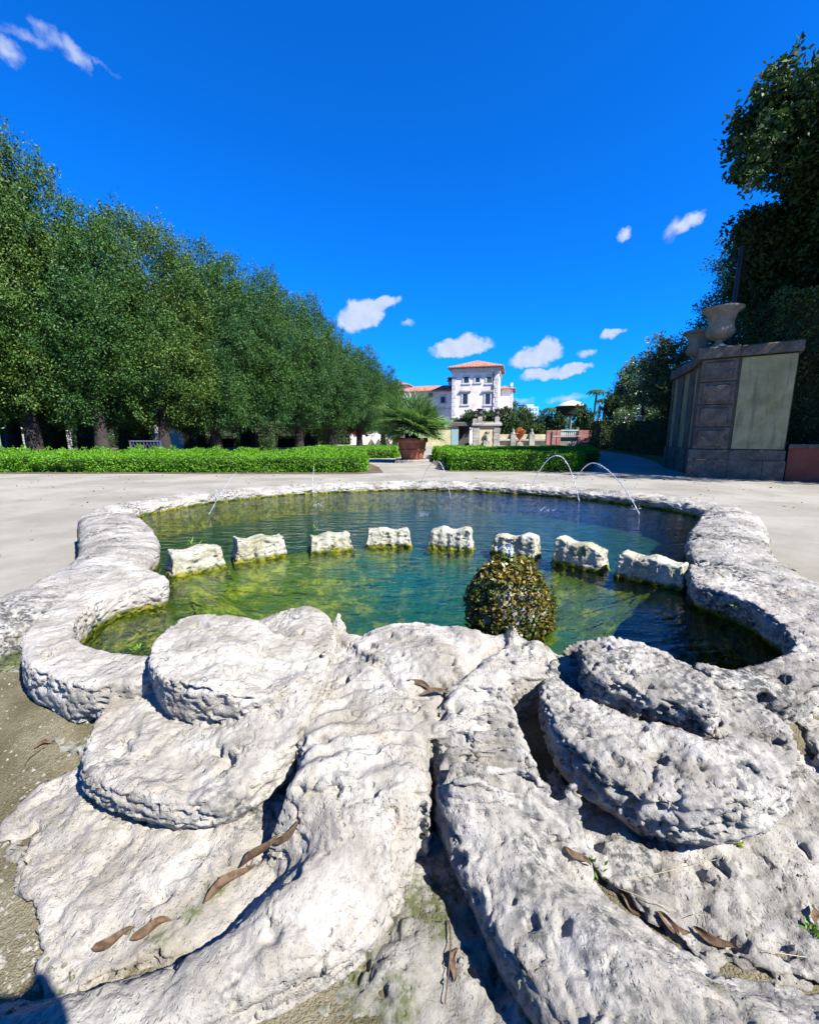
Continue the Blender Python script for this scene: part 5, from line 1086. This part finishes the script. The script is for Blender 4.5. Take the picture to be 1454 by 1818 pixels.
a = np.array(W(940, 873, 6.9)); b = np.array(P(971, 868, .2)); water_jet('water_jet', arcpts(a, (b[0], 6.3, .2), W(963, 808, 6.7)[2], 9, .55), .007, 'narrow water arc before the shaded end of the hedge', 2)
a = np.array(W(745, 866, 7.2)); b = np.array(P(800, 884, .2)); water_jet('water_jet', arcpts(a, b, W(785, 818, 7.0)[2], 9, .6), .005, 'thin water arc at the centre below the potted palm', 3)
a = np.array(W(557, 828, 7.0)); water_jet('water_jet', [tuple(a), (a[0], 6.9, .42), (a[0] + .01, 6.85, .2)], .004, 'thin falling trickle below the end of the left hedge', 4, 8)
a = np.array(W(425, 843, 6.1)); b = np.array(P(372, 912, .2)); water_jet('water_jet', arcpts(a, b, a[2] + .01, 8, .2), .0035, 'faint water arc at the left of the pool', 5, 8)
# bubbling spout of the mossy ball
sp = empty('water_spout', (bx_, by_, .50)); tag(sp, 'short frothy water spout on the mossy ball', 'water jet')
rg = np.random.default_rng(44); m = MB()
for k in range(5):
    a = rg.uniform(0, 6.28); q = rg.uniform(.005, .018); m.tube([(0, 0, 0), (q * math.cos(a), q * math.sin(a), .05), (q * 1.8 * math.cos(a) - .01, q * 2 * math.sin(a), .09), (q * 2.6 * math.cos(a) - .02, q * 3 * math.sin(a), .065)], [.010, .008, .006, .003], 6)
m.build('stream', M['jet'], sp); m = MB()
for k in range(22):
    q = np.array([rg.normal() * .016 - .008, rg.normal() * .022, rg.uniform(.0, .12)]); s = rg.uniform(.0015, .003); m.lathe([(s * .1, -s), (s * .9, -s * .3), (s * .9, s * .3), (s * .1, s)], 6, tuple(q))
m.build('droplets', M['jet'], sp)['kind'] = 'stuff'
for i, (px, py, s) in enumerate(((970, 908, .10), (814, 884, .10), (750, 918, .09), (566, 898, .08), (1128, 906, .06))):
    c = P(px, py, .2); m = MB(); rg = np.random.default_rng(70 + i)
    for k in range(26):
        a = rg.uniform(0, 6.28); q = s * rg.random() ** .6; z = .012 + .05 * rg.random() ** 2; r = rg.uniform(.003, .007); m.lathe([(r * .1, -r), (r, -r * .2), (r * .8, r * .5), (r * .1, r)], 6, (q * math.cos(a), q * math.sin(a), z))
    o = m.build('water_splash', M['jet'], None, (c[0], c[1], .2)); tag(o, ['white splash under the narrow arc right of centre', 'splash at the centre back of the pool', 'splash nearest the middle divider stones', 'small splash at the left back of the pool', 'tiny splash where the largest arc lands'][i], 'splash', 'splashes on the pool')

# ------------------------------------------------------------------ fallen leaves, straws and weeds
bpy.context.view_layer.update()
dg = bpy.context.evaluated_depsgraph_get()
def hit(px, py):
    d = ray(px, py); ok, loc, nor, i, ob, m = scene.ray_cast(dg, Vector((0, 0, HC)), Vector(d).normalized())
    return (np.array(loc), np.array(nor)) if ok else (np.array(P(px, py, .1)), np.array([0, 0, 1.0]))
def leaf_obj(p0, p1, w, seed, label, curl=.25, name='dead_leaf', mat='dead_leaf', cat='leaf', lift=.006, group='fallen leaves'):
    a, na = hit(*p0); b, nb_ = hit(*p1); c = (a + b) / 2; L = np.linalg.norm(b - a); d = (b - a) / L; nrm = na + nb_ + np.array([0, -.4, .8]); s = np.cross(nrm, d); s /= np.linalg.norm(s); up = np.cross(d, s); rg = np.random.default_rng(seed)
    V = []; Q = []; n = 11
    for i in range(n):
        t = i / (n - 1); ww = .72 * w * math.sin(math.pi * t ** .8) ** .8 + .0006; lf = lift + curl * L * (.25 - (t - .5) ** 2) * .5
        for k in (-1, -.5, 0, .5, 1): V.append(a + d * L * t + s * (ww * k + .006 * math.sin(t * 5 + seed)) + up * (lf + abs(k) ** 1.5 * ww * .55 + .002 * math.sin(9 * t + k * 3 + seed)) - c)
    for i in range(n - 1):
        for k in range(4): q = i * 5 + k; Q.append((q, q + 1, q + 6, q + 5))
    o = link(name, mesh_np(name, V, Q, True), M[mat], None, tuple(c)); tag(o, label, cat, group); return o
LEAVES = [((362, 1608), (452, 1535), .016, 'long brown leaf low in the left crack'), ((430, 1545), (500, 1478), .013, 'brown leaf in the middle of the left crack'), ((486, 1500), (538, 1455), .010, 'curled leaf at the upper end of the left crack'),
          ((165, 1688), (240, 1655), .013, 'pale leaf lying at the low end of the left crack'), ((232, 1668), (305, 1640), .014, 'wide pale brown leaf beside the low end of the left crack'), ((722, 1208), (770, 1228), .013, 'beige leaf in the hollow below the boss'), ((745, 1236), (800, 1226), .010, 'orange brown leaf in the hollow below the boss'),
          ((1098, 1585), (1140, 1625), .010, 'reddish leaf in the right crack, upper end'), ((1165, 1625), (1225, 1660), .012, 'tan leaf in the middle of the right crack'), ((1230, 1650), (1312, 1695), .011, 'long dark leaf at the lower end of the right crack'), ((1000, 1500), (1045, 1540), .009, 'brown leaf at the top of the right crack'),
          ((800, 1745), (812, 1685), .007, 'narrow curled leaf on the mossy low stone'), ((62, 1330), (96, 1318), .012, 'brown leaf on the sand left of the left scroll'), ((1436, 1610), (1452, 1650), .010, 'upright orange leaf at the right photo edge'), ((355, 1068), (392, 1076), .010, 'brown leaf floating in the left of the front basin')]
for i, (p0, p1, w, lab) in enumerate(LEAVES): leaf_obj(p0, p1, w, i, lab, .15 + .2 * ((i * 7) % 5) / 5)
def straw(pts, label, r=.0007, mat='straw'):
    q = [hit(*p)[0] + np.array([0, 0, .008 + .004 * (i % 2)]) for i, p in enumerate(pts)]; c = q[0]; m = MB(); m.tube([tuple(v - c) for v in smooth_open(q, 5)], r, 5); o = m.build('dry_straw', M[mat], None, tuple(c)); tag(o, label, 'straw', 'dry straws in the cracks')
straw([(1270, 1532), (1180, 1556), (1092, 1575), (1135, 1600), (1200, 1625)], 'long pale straw bent across the right slab'); straw([(1310, 1685), (1370, 1700), (1430, 1706)], 'pale straw at the lower end of the right crack'); straw([(1180, 1650), (1240, 1632), (1250, 1650)], 'short straw among the leaves of the right crack')
straw([(797, 1640), (800, 1690), (790, 1790)], 'thin brown stalk on the mossy low stone', .0014, 'dead_leaf'); straw([(80, 1330), (55, 1350), (45, 1362)], 'dry sprig on the sand at the left', .0014, 'dead_leaf')
def tuft(px, py, n, L, label, mat='weed', seed=0, name='weed'):
    L = L * .8
    c, nn = hit(px, py); rg = np.random.default_rng(seed); D = np.c_[rg.normal(size=(n, 2)) * .7, np.abs(rg.normal(size=n)) * .8 + .2]; ln = L * rg.uniform(.5, 1.2, n); D = unit(D)
    V, Q = leaf_quads(D * ln[:, None] * .5 + np.c_[rg.normal(size=(n, 2)) * L * .35, np.zeros(n)], D, ln, ln * .22, rg); o = link(name, mesh_np(name, V, Q), M[mat], None, tuple(c)); tag(o, label, 'weed', 'small weeds'); return o
tuft(1310, 1500, 60, .018, 'yellow moss tuft under the right scroll', 'yellow_moss', 1, 'moss_tuft'); tuft(1058, 1540, 10, .03, 'small green leaf sprout in the right crack', 'weed', 2); tuft(1446, 1655, 40, .028, 'green grass tuft at the right photo edge', 'weed', 3); tuft(342, 968, 12, .09, 'grass blades on the leftmost divider stone', 'weed', 4); tuft(562, 938, 16, .06, 'green sprout on the third divider stone', 'weed', 5); tuft(1312, 1078, 14, .05, 'small fern on the right shell lip', 'weed', 6); tuft(245, 1152, 20, .03, 'tiny green weeds at the left water edge', 'weed', 7)

# small grit on the damp sand
rg = np.random.default_rng(321); PV = []; PQ = []
ico = np.array([(0, 0, 1), (.9, 0, .2), (.2, .85, .15), (-.8, .4, .1), (-.6, -.7, .2), (.4, -.85, .1), (0, 0, -.6)]); icf = [(0, 1, 2), (0, 2, 3), (0, 3, 4), (0, 4, 5), (0, 5, 1), (6, 2, 1), (6, 3, 2), (6, 4, 3), (6, 5, 4), (6, 1, 5)]
for k in range(900):
    px, py = rg.choice([rg.uniform(0, 130), rg.uniform(0, 260), rg.uniform(380, 960), rg.uniform(1000, 1454)], p=[.5, .2, .15, .15]), rg.uniform(1190, 1800)
    a, nn = hit(px, py)
    if a[2] > .19 or a[1] > 1.6 or nn[2] < .7: continue
    s_ = .0018 + .006 * rg.random() ** 4; b = len(PV); PV += list(ico * s_ * rg.uniform(.7, 1.3, (7, 3)) + a); PQ += [tuple(i + b for i in f) for f in icf]
me = bpy.data.meshes.new('pebbles'); me.from_pydata([tuple(v) for v in PV], [], PQ); me.update()
o = link('pebbles', me, M['stone_low']); tag(o, 'fine grit and pebbles scattered on the damp sand', 'gravel', kind='stuff')

rg = np.random.default_rng(654); n = 420; q = np.c_[rg.uniform(-11, 9, n * 3), rg.uniform(1.8, 13.6, n * 3)]
pp = np.array(pool_poly); sd_ = poly_sd(pp, q[:, 0], q[:, 1]); q = q[sd_ > 0.42][:n]; n = len(q); D = np.c_[rg.normal(size=(n, 2)), rg.normal(size=n) * .12]
V, Q = leaf_quads(np.c_[q, np.full(n, .012)], D, rg.uniform(.03, .08, n), rg.uniform(.012, .03, n), rg, .15)
o = link('path_litter', mesh_np('path_litter', V, Q), M['dead_leaf']); tag(o, 'small dry leaves scattered over the sandy path', 'leaves', kind='stuff')

# ------------------------------------------------------------------ the photographer, whose shadow falls at the lower left
def skin(name, verts, edges, mat, parent, sub_=1, root=0):
    me = bpy.data.meshes.new(name); me.from_pydata([v[:3] for v in verts], edges, []); o = link(name, me, mat, parent)
    m = o.modifiers.new('skin', 'SKIN'); m.use_smooth_shade = True; s = o.modifiers.new('sub', 'SUBSURF'); s.levels = s.render_levels = sub_
    for i, v in enumerate(verts): me.skin_vertices[0].data[i].radius = (v[3], v[3]); me.skin_vertices[0].data[i].use_root = (i == root)
    return o
M['skin'] = plain('skin', (0.28, 0.16, 0.11), 0.6, 0.08, 8); M['shirt'] = plain('navy_shirt', (0.02, 0.025, 0.05), 0.9); M['trousers'] = plain('grey_trousers', (0.05, 0.05, 0.055), 0.9); M['hair'] = plain('dark_hair', (0.015, 0.011, 0.009), 0.6); M['phone'] = plain('black_phone', (0.012, 0.012, 0.014), 0.25)
pe = empty('person', (0.08, -0.50, 0.10)); tag(pe, 'person in a navy shirt behind the lens, whose phone shadow falls at lower left', 'person')
bv = [(0, 0, .92, .13), (0, .0, 1.08, .12), (0, .01, 1.25, .135), (0, 0, 1.38, .10), (0, .01, 1.47, .055), (0, .02, 1.56, .085), (0, .03, 1.66, .085), (0, .02, 1.73, .05)]; be = [(i, i + 1) for i in range(7)]
def chain(pts, a):
    global bv, be
    for p in pts: bv.append(p); be.append((a, len(bv) - 1)); a = len(bv) - 1
    return a
for s in (-1, 1):
    chain([(s * .10, 0, .86, .095), (s * .11, .02, .48, .06), (s * .11, 0, .10, .042), (s * .12, .14, .035, .035)], 0)
    wx, wz = (-.045, 1.00) if s < 0 else (.10, 1.01)
    hnd = chain([(s * .18, .0, 1.36, .058), (s * .23, .10, 1.13, .045), (s * .14 - .03, .34, 1.00, .032), (wx - .08 + s * .03, .455, wz + .01, .024), (wx - .08 + s * .012, .475, wz + .045, .024)], 3)
    bx0 = wx - .08
    for k in range(4): chain([(bx0 + s * .005, .492, wz + .02 + .018 * k, .0095), (bx0 - s * .02, .508, wz + .024 + .018 * k, .0085), (bx0 - s * (.034 + .004 * (k in (1, 2))), .502, wz + .026 + .018 * k, .0075)], hnd)
    chain([(bx0 + s * .004, .462, wz + .085, .011), (bx0 - s * .012, .472, wz + .105, .009)], hnd)
skin('body', bv, be, M['skin'], pe)
skin('shirt', [(0, 0, .90, .15), (0, 0, 1.08, .14), (0, .01, 1.25, .155), (0, 0, 1.37, .115), (-.19, 0, 1.355, .072), (-.215, .06, 1.22, .062), (.19, 0, 1.355, .072), (.215, .06, 1.22, .062)], [(0, 1), (1, 2), (2, 3), (3, 4), (4, 5), (3, 6), (6, 7)], M['shirt'], pe)
skin('trousers', [(0, 0, .92, .145), (-.10, 0, .84, .108), (-.11, .02, .48, .075), (-.11, 0, .10, .062), (.10, 0, .84, .108), (.11, .02, .48, .075), (.11, 0, .10, .062)], [(0, 1), (1, 2), (2, 3), (0, 4), (4, 5), (5, 6)], M['trousers'], pe)
skin('hair', [(0, -.02, 1.62, .09), (0, -.005, 1.72, .085), (0, .03, 1.765, .06)], [(0, 1), (1, 2)], M['hair'], pe)
ph_ = empty('phone', (0.0, -0.010, HC)); ph_.rotation_euler = (-PITCH, 0, 0); tag(ph_, 'black phone held upright at the lens position by the person', 'phone')
MB().cbox(-.012, .082, -.008, 0.0, -.150, .018, .002).build('case', M['phone'], ph_)
